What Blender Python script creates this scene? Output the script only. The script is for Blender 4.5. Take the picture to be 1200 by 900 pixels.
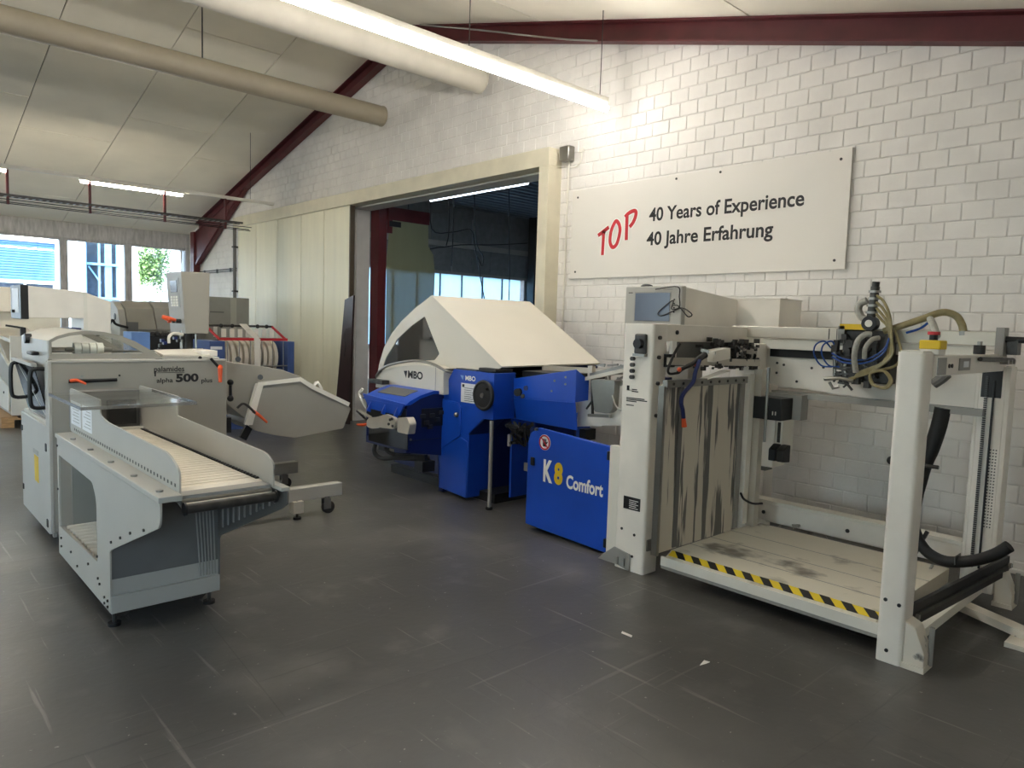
import bpy, bmesh, math, random
from mathutils import Vector as V, Matrix
from mathutils.geometry import tessellate_polygon

for o in list(bpy.data.objects): bpy.data.objects.remove(o, do_unlink=True)
S = bpy.context.scene
COL = S.collection
rnd = random.Random(7)

# ---------------------------------------------------------------- camera
# world: x runs towards the brick gable wall, y along that wall towards the window wall, z up
YAW, PIT, ROLL, FPX, EYE = math.radians(47.2305), math.radians(-4.715), math.radians(1.787), 838.81, 1.53
_f = V((math.cos(PIT)*math.cos(YAW), math.cos(PIT)*math.sin(YAW), math.sin(PIT)))
_r0 = V((math.sin(YAW), -math.cos(YAW), 0)); _u0 = _r0.cross(_f)
_r = _r0*math.cos(ROLL)+_u0*math.sin(ROLL); _u = -_r0*math.sin(ROLL)+_u0*math.cos(ROLL)
cam = bpy.data.cameras.new('camera'); camo = bpy.data.objects.new('camera', cam); COL.objects.link(camo)
cam.sensor_fit = 'HORIZONTAL'; cam.sensor_width = 36; cam.lens = FPX/1200*36; cam.clip_start = .05; cam.clip_end = 300
m = Matrix.Identity(4)
for i in range(3): m[i][0] = _r[i]; m[i][1] = _u[i]; m[i][2] = -_f[i]
m[2][3] = EYE
camo.matrix_world = m
S.camera = camo

def at(ax, val, px, py):
    """point where the sight line of a photo pixel (1200x900) meets the plane ax = val"""
    d = _f + _r*((px-600)/FPX) - _u*((py-450)/FPX)
    i = 'xyz'.index(ax); o = V((0, 0, EYE))
    return o + d*((val-o[i])/d[i])

# ---------------------------------------------------------------- world, sun, exposure
W = bpy.data.worlds.new('sky'); S.world = W; W.use_nodes = True
nt = W.node_tree; nt.nodes.clear()
bg = nt.nodes.new('ShaderNodeBackground'); ow = nt.nodes.new('ShaderNodeOutputWorld')
sk = nt.nodes.new('ShaderNodeTexSky'); sk.sky_type = 'HOSEK_WILKIE'; sk.turbidity = 4.0; sk.ground_albedo = .4
sk.sun_direction = V((-.7, -.25, .67)).normalized()
bg.inputs[1].default_value = 15.0
nt.links.new(sk.outputs[0], bg.inputs[0]); nt.links.new(bg.outputs[0], ow.inputs[0])
sun = bpy.data.lights.new('sun', 'SUN'); sun.energy = 8.0; sun.angle = math.radians(1.5); sun.color = (1, .96, .9)
so = bpy.data.objects.new('sun', sun); COL.objects.link(so)
so.rotation_euler = V((-.7, -.25, .67)).to_track_quat('Z', 'Y').to_euler(); so.location = (0, 0, 20)
vs = S.view_settings
S.display_settings.display_device = 'sRGB'
vs.view_transform = 'Standard'; vs.look = 'None'; vs.gamma = 1; vs.exposure = 1.65; vs.use_curve_mapping = False
LAMP1, LAMP2, LAMP3 = 18.5, 36.0, 2.5      # emission of the tubes: front row, rear row, annex

# ---------------------------------------------------------------- materials
def lin(c):
    return tuple(((v/255)/12.92 if v/255 <= .04045 else ((v/255+.055)/1.055)**2.4) for v in c)+(1,)
MATS = {}
def mat(name, col, rough=.5, metal=0., var=.06, scale=6., bump=0., bscale=60., spec=.5, stretch=(1,1,1), col2=None, lo=.4, hi=.7, trans=0., alpha=1., emit=None, coat=0.):
    m = bpy.data.materials.new(name); m.use_nodes = True; n = m.node_tree.nodes; l = m.node_tree.links
    b = n['Principled BSDF']
    b.inputs['Roughness'].default_value = rough; b.inputs['Metallic'].default_value = metal
    b.inputs['Specular IOR Level'].default_value = spec
    b.inputs['Transmission Weight'].default_value = trans; b.inputs['Alpha'].default_value = alpha
    b.inputs['Coat Weight'].default_value = coat
    if emit:
        b.inputs['Emission Color'].default_value = lin(emit[0]); b.inputs['Emission Strength'].default_value = emit[1]
    g = n.new('ShaderNodeNewGeometry'); mp = n.new('ShaderNodeMapping'); mp.inputs['Scale'].default_value = stretch
    l.new(g.outputs['Position'], mp.inputs['Vector'])
    t = n.new('ShaderNodeTexNoise'); t.inputs['Scale'].default_value = scale; t.inputs['Detail'].default_value = 6
    l.new(mp.outputs[0], t.inputs['Vector'])
    r = n.new('ShaderNodeValToRGB'); c = lin(col)
    if col2 is None:
        r.color_ramp.elements[0].position = .3; r.color_ramp.elements[1].position = .7
        r.color_ramp.elements[0].color = tuple(v*(1-var*1.5) for v in c[:3])+(1,)
        r.color_ramp.elements[1].color = tuple(min(1, v*(1+var)) for v in c[:3])+(1,)
    else:
        r.color_ramp.elements[0].position = lo; r.color_ramp.elements[1].position = hi
        r.color_ramp.elements[0].color = c; r.color_ramp.elements[1].color = lin(col2)
    l.new(t.outputs['Fac'], r.inputs[0]); l.new(r.outputs[0], b.inputs['Base Color'])
    if bump:
        t2 = n.new('ShaderNodeTexNoise'); t2.inputs['Scale'].default_value = bscale; t2.inputs['Detail'].default_value = 4
        l.new(g.outputs['Position'], t2.inputs['Vector'])
        bp = n.new('ShaderNodeBump'); bp.inputs['Strength'].default_value = bump; bp.inputs['Distance'].default_value = .01
        l.new(t2.outputs['Fac'], bp.inputs['Height']); l.new(bp.outputs[0], b.inputs['Normal'])
    MATS[name] = m
    return m
mat('brick', (230, 226, 220), .75, var=.05, scale=3, bump=.25, bscale=45)
mat('mortar', (224, 220, 214), .9, var=.06, bump=.3)
mat('plaster', (214, 211, 206), .85, var=.04, bump=.1)
mat('concrete', (186, 184, 184), .9, var=.16, scale=9, stretch=(3, 1, .6), bump=.2)
mat('ceiling_board', (240, 233, 216), .8, var=.05, scale=1.2)
mat('ceiling_back', (92, 78, 62), .9)
mat('red_steel', (92, 32, 36), .5, var=.15)
mat('pipe_beige', (168, 158, 138), .5, var=.06, scale=2)
mat('duct_white', (206, 200, 186), .5, var=.04)
mat('cream_steel', (214, 206, 182), .55, var=.06, scale=4)
mat('cream_door', (226, 220, 194), .5, var=.04, scale=2, stretch=(1, 3, .4))
mat('dark_edge', (86, 74, 58), .6)
mat('brown_board', (52, 36, 36), .4, var=.15)
mat('grey_paint', (150, 146, 136), .42, var=.03, scale=3)
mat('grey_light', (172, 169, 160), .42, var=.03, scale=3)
mat('grey_shade', (150, 148, 142), .45, var=.04)
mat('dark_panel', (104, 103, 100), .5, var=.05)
mat('feeder', (234, 228, 217), .45, var=.05, scale=4)
mat('feeder_worn', (222, 214, 198), .5, col2=(112, 108, 100), scale=9, lo=.66, hi=.72)
mat('scratched', (204, 196, 180), .45, col2=(96, 94, 90), scale=3.0, lo=.53, hi=.56, stretch=(6, 1, .4))
mat('platform', (218, 211, 194), .5, col2=(128, 121, 110), scale=2.6, lo=.58, hi=.68, stretch=(1.4, 1, 1))
mat('aluminium', (205, 198, 184), .38, metal=.45, var=.05)
mat('steel', (150, 148, 142), .3, metal=.9, var=.1)
mat('dark_steel', (74, 72, 70), .4, metal=.7, var=.2, scale=20)
mat('black', (22, 22, 23), .45, var=.2)
mat('black_rubber', (20, 20, 21), .6, var=.2)
mat('blue', (20, 74, 182), .38, var=.06, scale=3)
mat('blue_dark', (14, 30, 84), .4, var=.08)
mat('blue_grey', (66, 88, 140), .45, var=.06)
mat('blue_light', (120, 158, 216), .5, var=.05)
mat('hood', (214, 208, 194), .4, var=.02, scale=2)
mat('yellow', (226, 190, 30), .5, var=.05)
mat('hazard_yellow', (232, 202, 40), .5, var=.06)
mat('orange', (226, 88, 44), .45, var=.05)
mat('red', (196, 36, 44), .5, var=.05)
mat('white', (240, 238, 232), .5, var=.02)
mat('off_white', (226, 222, 210), .5, var=.03)
mat('ink', (26, 24, 24), .6, var=.05)
mat('sign_board', (222, 217, 208), .45, var=.02, scale=1)
mat('label_white', (226, 228, 230), .5, var=.03)
mat('screen', (84, 92, 110), .18, var=.08, scale=3)
mat('hose_olive', (150, 138, 98), .3, var=.12, scale=30)
mat('hose_grey', (168, 166, 156), .45, var=.12, scale=60)
mat('tube_blue', (34, 76, 150), .35)
mat('wood', (190, 150, 104), .75, var=.2, scale=5, stretch=(2, 8, 8))
mat('paper_roll', (222, 214, 196), .7, var=.05)
mat('annex_clad', (120, 121, 122), .6, var=.1)
mat('annex_deck', (104, 105, 106), .6, var=.1)
mat('asphalt', (120, 118, 114), .9, var=.15)
mat('facade', (236, 236, 236), .8, var=.02)
mat('shutter', (96, 140, 190), .5, var=.05)
mat('ext_blue', (128, 168, 198), .5, var=.05)
mat('ext_glass', (74, 80, 92), .1, var=.2)
mat('leaf', (104, 134, 76), .6, var=.3, scale=8)
mat('bark', (90, 70, 50), .9, var=.2)
mat('lamp_on', (255, 255, 255), .5, emit=((255, 251, 246), LAMP1))
mat('lamp_rear', (255, 255, 255), .5, emit=((255, 244, 222), LAMP2))
mat('lamp_annex', (255, 255, 255), .5, emit=((225, 240, 255), LAMP3))
mat('belt', (224, 214, 196), .55, var=.04)

def glass_mat(name, col, rough=.03, mix=.85, fr_=.8):
    m = bpy.data.materials.new(name); m.use_nodes = True; n = m.node_tree.nodes; l = m.node_tree.links
    n.clear(); o = n.new('ShaderNodeOutputMaterial'); t = n.new('ShaderNodeBsdfTransparent'); g = n.new('ShaderNodeBsdfGlossy')
    t.inputs[0].default_value = lin(col); g.inputs['Roughness'].default_value = rough
    x = n.new('ShaderNodeMixShader'); fr = n.new('ShaderNodeFresnel'); fr.inputs[0].default_value = 1.45
    mm = n.new('ShaderNodeMath'); mm.operation = 'MULTIPLY_ADD'; mm.inputs[1].default_value = fr_; mm.inputs[2].default_value = 1-mix if mix < .85 else .02
    l.new(fr.outputs[0], mm.inputs[0]); l.new(mm.outputs[0], x.inputs[0])
    l.new(t.outputs[0], x.inputs[1]); l.new(g.outputs[0], x.inputs[2]); l.new(x.outputs[0], o.inputs[0]); MATS[name] = m
glass_mat('glass', (246, 250, 250)); glass_mat('acrylic', (252, 253, 252), .03, .85, .3); glass_mat('smoked', (116, 118, 126))
glass_mat('hood_glass', (96, 140, 190), .04, .80); glass_mat('film', (206, 206, 204), .25, .7)  # blue tint of hood_glass stands in for windows reflected in the pane
def translucent_mat(name, col, tr=.7, clear=.0):
    m = bpy.data.materials.new(name); m.use_nodes = True; n = m.node_tree.nodes; l = m.node_tree.links
    n.clear(); o = n.new('ShaderNodeOutputMaterial'); t = n.new('ShaderNodeBsdfTranslucent'); d = n.new('ShaderNodeBsdfPrincipled')
    tx = n.new('ShaderNodeTexNoise'); tx.inputs['Scale'].default_value = 5; tx.inputs['Detail'].default_value = 8
    r = n.new('ShaderNodeValToRGB'); c = lin(col)
    r.color_ramp.elements[0].color = tuple(v*.8 for v in c[:3])+(1,); r.color_ramp.elements[1].color = c
    l.new(tx.outputs[0], r.inputs[0]); l.new(r.outputs[0], t.inputs[0]); l.new(r.outputs[0], d.inputs['Base Color'])
    d.inputs['Roughness'].default_value = .35
    x = n.new('ShaderNodeMixShader'); x.inputs[0].default_value = tr; l.new(d.outputs[0], x.inputs[1]); l.new(t.outputs[0], x.inputs[2])
    p = n.new('ShaderNodeBsdfTransparent'); x2 = n.new('ShaderNodeMixShader'); x2.inputs[0].default_value = clear
    l.new(x.outputs[0], x2.inputs[1]); l.new(p.outputs[0], x2.inputs[2]); l.new(x2.outputs[0], o.inputs[0]); MATS[name] = m
translucent_mat('blue_pane', (214, 238, 250), .95)
translucent_mat('pvc', (176, 176, 142), .45, .22)

def floor_mat():
    m = bpy.data.materials.new('floor_paint'); m.use_nodes = True; n = m.node_tree.nodes; l = m.node_tree.links
    b = n['Principled BSDF']; g = n.new('ShaderNodeNewGeometry')
    def noise(sc, det, st=(1, 1, 1), rot=0):
        mp = n.new('ShaderNodeMapping'); mp.inputs['Scale'].default_value = st; mp.inputs['Rotation'].default_value = (0, 0, rot)
        l.new(g.outputs['Position'], mp.inputs['Vector'])
        t = n.new('ShaderNodeTexNoise'); t.inputs['Scale'].default_value = sc; t.inputs['Detail'].default_value = det
        l.new(mp.outputs[0], t.inputs['Vector']); return t.outputs['Fac']
    def ramp(f, a, b2, c0, c1):
        r = n.new('ShaderNodeValToRGB'); r.color_ramp.elements[0].position = a; r.color_ramp.elements[1].position = b2
        r.color_ramp.elements[0].color = c0; r.color_ramp.elements[1].color = c1; l.new(f, r.inputs[0]); return r.outputs[0]
    def mix(f, a, c, mode='MIX'):
        x = n.new('ShaderNodeMix'); x.data_type = 'RGBA'; x.blend_type = mode
        if isinstance(f, float): x.inputs[0].default_value = f
        else: l.new(f, x.inputs[0])
        for s, v in ((6, a), (7, c)):
            if isinstance(v, tuple): x.inputs[s].default_value = v
            else: l.new(v, x.inputs[s])
        return x.outputs[2]
    base = ramp(noise(.5, 10), .3, .7, lin((70, 69, 67)), lin((104, 102, 98)))
    k, w = (0, 0, 0, 1), (1, 1, 1, 1)
    base = mix(ramp(noise(1.1, 14), .55, .75, k, (.6,)*3+(1,)), base, lin((136, 132, 126)))                    # worn pale patches
    base = mix(ramp(noise(3.5, 14), .58, .70, k, (.35,)*3+(1,)), base, lin((128, 125, 120)))
    base = mix(ramp(noise(2.2, 12, (14, .5, 1), .5), .64, .70, k, (.5,)*3+(1,)), base, lin((150, 146, 140)))  # drag marks
    base = mix(ramp(noise(1.7, 12, (.5, 13, 1), .25), .65, .71, k, (.4,)*3+(1,)), base, lin((140, 137, 132)))
    base = mix(ramp(noise(2.0, 12, (.6, 16, 1), .9), .66, .72, k, (.35,)*3+(1,)), base, lin((56, 54, 53)))
    base = mix(ramp(noise(38, 2), .72, .76, k, (.8,)*3+(1,)), base, lin((170, 166, 160)))                     # specks
    bk = n.new('ShaderNodeTexBrick'); bk.inputs['Scale'].default_value = 1; bk.inputs['Mortar Size'].default_value = .003
    bk.inputs['Brick Width'].default_value = 1.9; bk.inputs['Row Height'].default_value = 1.3
    bk.inputs['Color1'].default_value = (.82, .82, .82, 1); bk.inputs['Color2'].default_value = (1, 1, 1, 1); bk.inputs['Mortar'].default_value = (.72, .72, .72, 1)
    mp = n.new('ShaderNodeMapping'); mp.inputs['Rotation'].default_value = (0, 0, .09); l.new(g.outputs['Position'], mp.inputs['Vector']); l.new(mp.outputs[0], bk.inputs['Vector'])
    base = mix(1.0, base, bk.outputs['Color'], 'MULTIPLY')
    l.new(base, b.inputs['Base Color'])
    rr = ramp(noise(1.1, 5), .1, .9, (.29,)*3+(1,), (.40,)*3+(1,)); l.new(rr, b.inputs['Roughness'])
    bp = n.new('ShaderNodeBump'); bp.inputs['Strength'].default_value = .12; bp.inputs['Distance'].default_value = .01
    l.new(noise(24, 8), bp.inputs['Height']); l.new(bp.outputs[0], b.inputs['Normal']); MATS['floor_paint'] = m
floor_mat()

# ---------------------------------------------------------------- mesh builder
ROOT = {}
def smooth_path(pts, k=6, closed=False):
    pts = [V(p) for p in pts]; n = len(pts)
    if n < 3 or k < 2: return pts
    out = []
    for i in range(n if closed else n-1):
        p0 = pts[i-1] if (i or closed) else pts[0]*2-pts[1]
        p1, p2 = pts[i], pts[(i+1) % n]
        p3 = pts[(i+2) % n] if (i+2 < n or closed) else pts[-1]*2-pts[-2]
        for j in range(k):
            t = j/k
            out.append(.5*((2*p1)+(p2-p0)*t+(2*p0-5*p1+4*p2-p3)*t*t+(3*p1-p0-3*p2+p3)*t**3))
    if not closed: out.append(pts[-1])
    return out
class MB:
    def __init__(s): s.v = []; s.f = []
    def add(s, vs, fs):
        o = len(s.v); s.v += [V(v) for v in vs]; s.f += [tuple(i+o for i in f) for f in fs]; return s
    def box(s, a, b):
        x0, y0, z0 = (min(a[i], b[i]) for i in range(3)); x1, y1, z1 = (max(a[i], b[i]) for i in range(3))
        return s.add([(x0,y0,z0),(x1,y0,z0),(x1,y1,z0),(x0,y1,z0),(x0,y0,z1),(x1,y0,z1),(x1,y1,z1),(x0,y1,z1)],
                     [(0,3,2,1),(4,5,6,7),(0,1,5,4),(1,2,6,5),(2,3,7,6),(3,0,4,7)])
    def bar(s, p, q, w, h, up=(0, 0, 1)):
        p, q = V(p), V(q); d = (q-p).normalized(); up = V(up)
        if abs(d.dot(up)) > .95: up = V((1, 0, 0))
        a = d.cross(up).normalized()*w/2; b = a.cross(d).normalized()*h/2
        vs = [p-a-b, p+a-b, p+a+b, p-a+b, q-a-b, q+a-b, q+a+b, q-a+b]
        return s.add(vs, [(0,3,2,1),(4,5,6,7),(0,1,5,4),(1,2,6,5),(2,3,7,6),(3,0,4,7)])
    def prism(s, ax, poly, a, b, holes=()):
        def P(u, v, t): return {'x': (t, u, v), 'y': (u, t, v), 'z': (u, v, t)}[ax]
        loops = [poly]+list(holes); n = sum(len(q) for q in loops)
        flat = [p for q in loops for p in q]
        vs = [P(u, v, a) for u, v in flat]+[P(u, v, b) for u, v in flat]; fs = []
        if holes or len(poly) > 4:
            tri = tessellate_polygon([[V((u, v, 0)) for u, v in q] for q in loops])
            for t in tri: fs.append(tuple(t)); fs.append(tuple(i+n for i in reversed(t)))
        else: fs += [tuple(range(n)), tuple(range(2*n-1, n-1, -1))]
        o = 0
        for q in loops:
            k = len(q)
            for i in range(k): fs.append((o+i, o+(i+1) % k, n+o+(i+1) % k, n+o+i))
            o += k
        return s.add(vs, fs)
    def slab(s, pts, d):
        """polygon given as 3D points, thickened by the vector d"""
        pts = [V(p) for p in pts]; d = V(d); n = len(pts)
        fs = [tuple(range(n)), tuple(range(2*n-1, n-1, -1))]+[(i, (i+1) % n, n+(i+1) % n, n+i) for i in range(n)]
        return s.add(pts+[p+d for p in pts], fs)
    def tube(s, pts, r, n=8, k=1, closed=False):
        pts = smooth_path(pts, k, closed); m = len(pts); rings = []; up = None
        for i, p in enumerate(pts):
            if closed: d = (pts[(i+1) % m]-pts[i-1]).normalized()
            else: d = ((pts[i+1] if i < m-1 else p)-(pts[i-1] if i else p)).normalized()
            if up is None:
                up = V((0, 0, 1)) if abs(d.z) < .9 else V((1, 0, 0))
            a = d.cross(up)
            if a.length < 1e-5: a = d.orthogonal()
            a.normalize(); b = a.cross(d).normalized(); up = b
            rr = r[i*(len(r)-1)//max(1, m-1)] if isinstance(r, (list, tuple)) else r
            rings.append([p+a*math.cos(2*math.pi*j/n)*rr+b*math.sin(2*math.pi*j/n)*rr for j in range(n)])
        vs = [v for q in rings for v in q]; fs = []
        for i in range(m if closed else m-1):
            i2 = (i+1) % m
            for j in range(n): fs.append((i*n+j, i*n+(j+1) % n, i2*n+(j+1) % n, i2*n+j))
        if not closed: fs += [tuple(range(n-1, -1, -1)), tuple((m-1)*n+j for j in range(n))]
        return s.add(vs, fs)
    def cyl(s, p, q, r, n=16): return s.tube([p, q], r, n)
    def ribbon(s, pts, w, nrm, t, k=1, closed=False):
        """flat stroke of width w on a surface with normal nrm"""
        pts = smooth_path(pts, k, closed); m = len(pts); nrm = V(nrm).normalized(); L = []; R_ = []
        for i, p in enumerate(pts):
            if closed: d = pts[(i+1) % m]-pts[i-1]
            else: d = (pts[i+1] if i < m-1 else p)-(pts[i-1] if i else p)
            a = d.normalized().cross(nrm).normalized()*w/2; L.append(p+a); R_.append(p-a)
        for i in range(m if closed else m-1):
            j = (i+1) % m; s.slab([L[i], L[j], R_[j], R_[i]], nrm*t)
        return s
    def sph(s, c, r, nu=12, nv=8):
        c = V(c); r = r if isinstance(r, (tuple, list)) else (r, r, r); vs = [c+V((0, 0, r[2]))]; fs = []
        for i in range(1, nv):
            for j in range(nu):
                a, b = math.pi*i/nv, 2*math.pi*j/nu
                vs.append(c+V((r[0]*math.sin(a)*math.cos(b), r[1]*math.sin(a)*math.sin(b), r[2]*math.cos(a))))
        vs.append(c-V((0, 0, r[2]))); e = len(vs)-1
        for j in range(nu): fs.append((0, 1+j, 1+(j+1) % nu)); fs.append((e, e-nu+(j+1) % nu, e-nu+j))
        for i in range(nv-2):
            for j in range(nu): fs.append((1+i*nu+j, 1+(i+1)*nu+j, 1+(i+1)*nu+(j+1) % nu, 1+i*nu+(j+1) % nu))
        return s.add(vs, fs)
    def build(s, name, material, parent=None, bev=0., label=None, sharp=32, kind=None, mods=None):
        me = bpy.data.meshes.new(name)
        if parent is not None: loc = ROOT[parent]
        else:
            xs = [v.x for v in s.v]; ys = [v.y for v in s.v]
            loc = V(((min(xs)+max(xs))/2, (min(ys)+max(ys))/2, min(v.z for v in s.v)))
        me.from_pydata([v-loc for v in s.v], [], s.f)
        bm = bmesh.new(); bm.from_mesh(me); bmesh.ops.recalc_face_normals(bm, faces=bm.faces); bm.to_mesh(me); bm.free()
        me.shade_smooth(); me.set_sharp_from_angle(angle=math.radians(sharp))
        me.materials.append(MATS[material])
        o = bpy.data.objects.new(name, me); COL.objects.link(o)
        if parent is not None: o.parent = parent
        else: o.location = loc
        ROOT[o] = loc
        if bev:
            md = o.modifiers.new('bevel', 'BEVEL'); md.width = bev; md.segments = 2; md.limit_method = 'ANGLE'; md.angle_limit = math.radians(40)
        if label: o['label'] = label
        if kind: o['kind'] = kind
        return o
def thing(name, label, cat, loc, group=None):
    o = bpy.data.objects.new(name, None); COL.objects.link(o); o.empty_display_size = .1
    o.location = loc; ROOT[o] = V(loc); o['label'] = label; o['category'] = cat
    if group: o['group'] = group
    return o
def tag(o, label, cat, group=None):
    o['label'] = label; o['category'] = cat
    if group: o['group'] = group
    return o
def struct(o): o['kind'] = 'structure'; return o
def B(name, material, parent, a, b, bev=0., label=None): return MB().box(a, b).build(name, material, parent, bev, label)
def text(s, org, w, h, xd, yd, material, parent, name='lettering', bold=.0, shear=0., label=None, t=.0015):
    """flat lettering: lower left corner org, fitted to width w and height h"""
    cu = bpy.data.curves.new('txt', 'FONT'); cu.body = s; cu.size = 1; cu.offset = bold; cu.shear = shear; cu.resolution_u = 4
    ob = bpy.data.objects.new('txt', cu); COL.objects.link(ob)
    dg = bpy.context.evaluated_depsgraph_get(); dg.update()
    me0 = bpy.data.meshes.new_from_object(ob.evaluated_get(dg))
    bpy.data.objects.remove(ob, do_unlink=True)
    xs = [v.co.x for v in me0.vertices]; ys = [v.co.y for v in me0.vertices]
    x0, x1, y0, y1 = min(xs), max(xs), min(ys), max(ys)
    sx, sy = w/(x1-x0), h/(y1-y0); xd, yd = V(xd), V(yd); n = xd.cross(yd).normalized(); org = V(org); q = MB()
    k = len(me0.vertices); base = [org+xd*((v.co.x-x0)*sx)+yd*((v.co.y-y0)*sy) for v in me0.vertices]
    fs = [tuple(p.vertices) for p in me0.polygons]
    q.add([p+n*t for p in base], fs)
    o = q.build(name, material, parent, label=label)
    bpy.data.meshes.remove(me0)
    return o
def words(s, org, w, h, xd, yd, material, parent, bold):
    """a line of lettering, one object for each word, the words spaced as in the fitted line"""
    def ext(q):
        cu = bpy.data.curves.new('txt', 'FONT'); cu.body = q; cu.size = 1; cu.offset = bold; cu.resolution_u = 4
        ob = bpy.data.objects.new('txt', cu); COL.objects.link(ob); dg = bpy.context.evaluated_depsgraph_get(); dg.update()
        me = bpy.data.meshes.new_from_object(ob.evaluated_get(dg)); xs = [v.co.x for v in me.vertices]; ys = [v.co.y for v in me.vertices]
        r = (min(xs), max(xs), min(ys), max(ys)); bpy.data.objects.remove(ob, do_unlink=True); bpy.data.meshes.remove(me); return r
    x0, x1, y0, y1 = ext(s); kx, ky = w/(x1-x0), h/(y1-y0); done = ''
    for wd in s.split(' '):
        a0, a1, b0, b1 = ext(wd); e = ext(done+wd)
        text(wd, V(org)+V(xd)*((e[1]-(a1-a0)-x0)*kx)+V(yd)*((b0-y0)*ky), (a1-a0)*kx, (b1-b0)*ky, xd, yd, material, parent, 'word', bold)
        done += wd+' '
LEFT = (0, 1, 0); RIGHT = (0, -1, 0); UP = (0, 0, 1)       # as seen when facing the gable wall

# ================================================================ THE HALL
GX = 5.59                      # face of the gable wall
WY = 16.72                     # face of the window wall
RY, RZ = 8.2, 5.4              # ridge
XB, YB = -9.0, -1.3            # unseen rear ends of the hall
AX, AYB, AZ = 16.0, 1.5, 4.9   # annex behind the gable wall
def roof(y): return RZ-.2605*(RY-y) if y < RY else RZ-.2465*(y-RY)
def proj(p):
    d = V(p)-V((0, 0, EYE)); z = d.dot(_f)
    return (600+FPX*d.dot(_r)/z, 450-FPX*d.dot(_u)/z) if z > .05 else (-9999, -9999)

struct(MB().box((XB, YB, -.12), (AX, WY+.3, 0)).build('floor', 'floor_paint'))
struct(MB().prism('z', [(-60, -60), (60, -60), (60, YB-.2), (XB-.2, YB-.2), (XB-.2, WY+.3), (60, WY+.3), (60, 90), (-60, 90)], -.2, -.08).build('ground', 'asphalt'))

# gable wall: mortar body with the door opening, bricks proud of it
DY0, DY1, DZ = 5.56, 9.59, 3.2
wall = struct(MB().prism('x', [(YB, 0), (DY0, 0), (DY0, DZ), (DY1, DZ), (DY1, 0), (WY, 0), (WY, roof(WY)), (RY, RZ), (YB, roof(YB))], GX+.004, GX+.24).build('wall_right', 'mortar'))
CH, BL, Z0 = .1247, .1865, -.0387
def brick_geo(w, h, d=.008, g=.003, c=.0045):
    a, b = w/2-g, h/2-g
    vs = [(0, -a, -b), (0, a, -b), (0, a, b), (0, -a, b), (-d+.003, -a+.001, -b+.001), (-d+.003, a-.001, -b+.001), (-d+.003, a-.001, b-.001), (-d+.003, -a+.001, b-.001),
          (-d, -a+c, -b+c), (-d, a-c, -b+c), (-d, a-c, b-c), (-d, -a+c, b-c)]
    fs = [(8, 9, 10, 11)]
    for i in range(4):
        j = (i+1) % 4; fs += [(i, j, 4+j, 4+i), (4+i, 4+j, 8+j, 8+i)]
    return vs, fs
cand, rest = [], []
for k in range(45):
    z0 = Z0+k*CH; zc = z0+CH/2; off = (k % 2)*BL/2+rnd.uniform(-.012, .012)
    y = YB+off-BL
    while y < WY:
        a, b = max(y, YB), min(y+BL, WY); y += BL
        if b-a < .04: continue
        pieces = [(a, b)]
        if z0 < DZ-.02:
            pieces = [q for q in ((a, min(b, DY0)), (max(a, DY1), b)) if q[1]-q[0] > .03] if (b > DY0 and a < DY1) else pieces
        for a2, b2 in pieces:
            yc = (a2+b2)/2
            lo = max(z0, .001); hi = z0+CH
            if hi < .03: continue
            if hi > roof(yc)+.03: continue
            w, h = b2-a2, hi-lo
            P1, P2, P3 = proj((GX, a2, lo)), proj((GX, b2, lo)), proj((GX, b2, hi))
            full = abs(w-BL) < .001 and lo == z0
            inview = 0 < P1[0] < 1200 and 0 < P1[1] < 900
            hid = 2.36 < a2 and b2 < 5.16 and lo > 2.05 and hi < 2.91
            area = abs(P1[0]-P2[0])*abs(P2[1]-P3[1])
            (cand if (full and inview and not hid) else rest).append((area, yc, (lo+hi)/2, w, h))
cand.sort(key=lambda c: -c[0])
rest += cand[300:]
bme = bpy.data.meshes.new('brick'); vs_, fs_ = brick_geo(BL, CH); bme.from_pydata(vs_, [], fs_); bme.materials.append(MATS['brick'])
_b = bmesh.new(); _b.from_mesh(bme); bmesh.ops.recalc_face_normals(_b, faces=_b.faces); _b.to_mesh(bme); _b.free()
for _, yc, zc, w, h in cand[:300]:
    o = bpy.data.objects.new('brick', bme); COL.objects.link(o); o.parent = wall
    o.location = V((GX+.0045+rnd.uniform(0, .0022), yc, zc))-ROOT[wall]; o.rotation_euler = (rnd.uniform(-.006, .006), 0, rnd.uniform(-.006, .006))
q = MB()
for _, yc, zc, w, h in rest:
    vs_, fs_ = brick_geo(w, h); dx = GX+.0045+rnd.uniform(0, .0022)
    q.add([V((v[0]+dx, v[1]+yc, v[2]+zc)) for v in vs_], fs_)
q.build('far_bricks', 'brick', wall, kind='stuff')
# plastered reveal of the opening
q = MB(); q.box((GX+.02, DY1-.012, 0), (GX+.24, DY1+.001, DZ)); q.box((GX+.02, DY0-.001, 0), (GX+.24, DY0+.012, DZ)); q.box((GX-.012, DY0-.02, DZ-.02), (GX+.25, DY1, DZ+.004))
struct(q.build('trim_1', 'plaster'))
struct(MB().box((GX-.02, YB, 0), (GX+.004, 5.3, .035)).build('baseboard_right', 'mortar', bev=.008))

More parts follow.
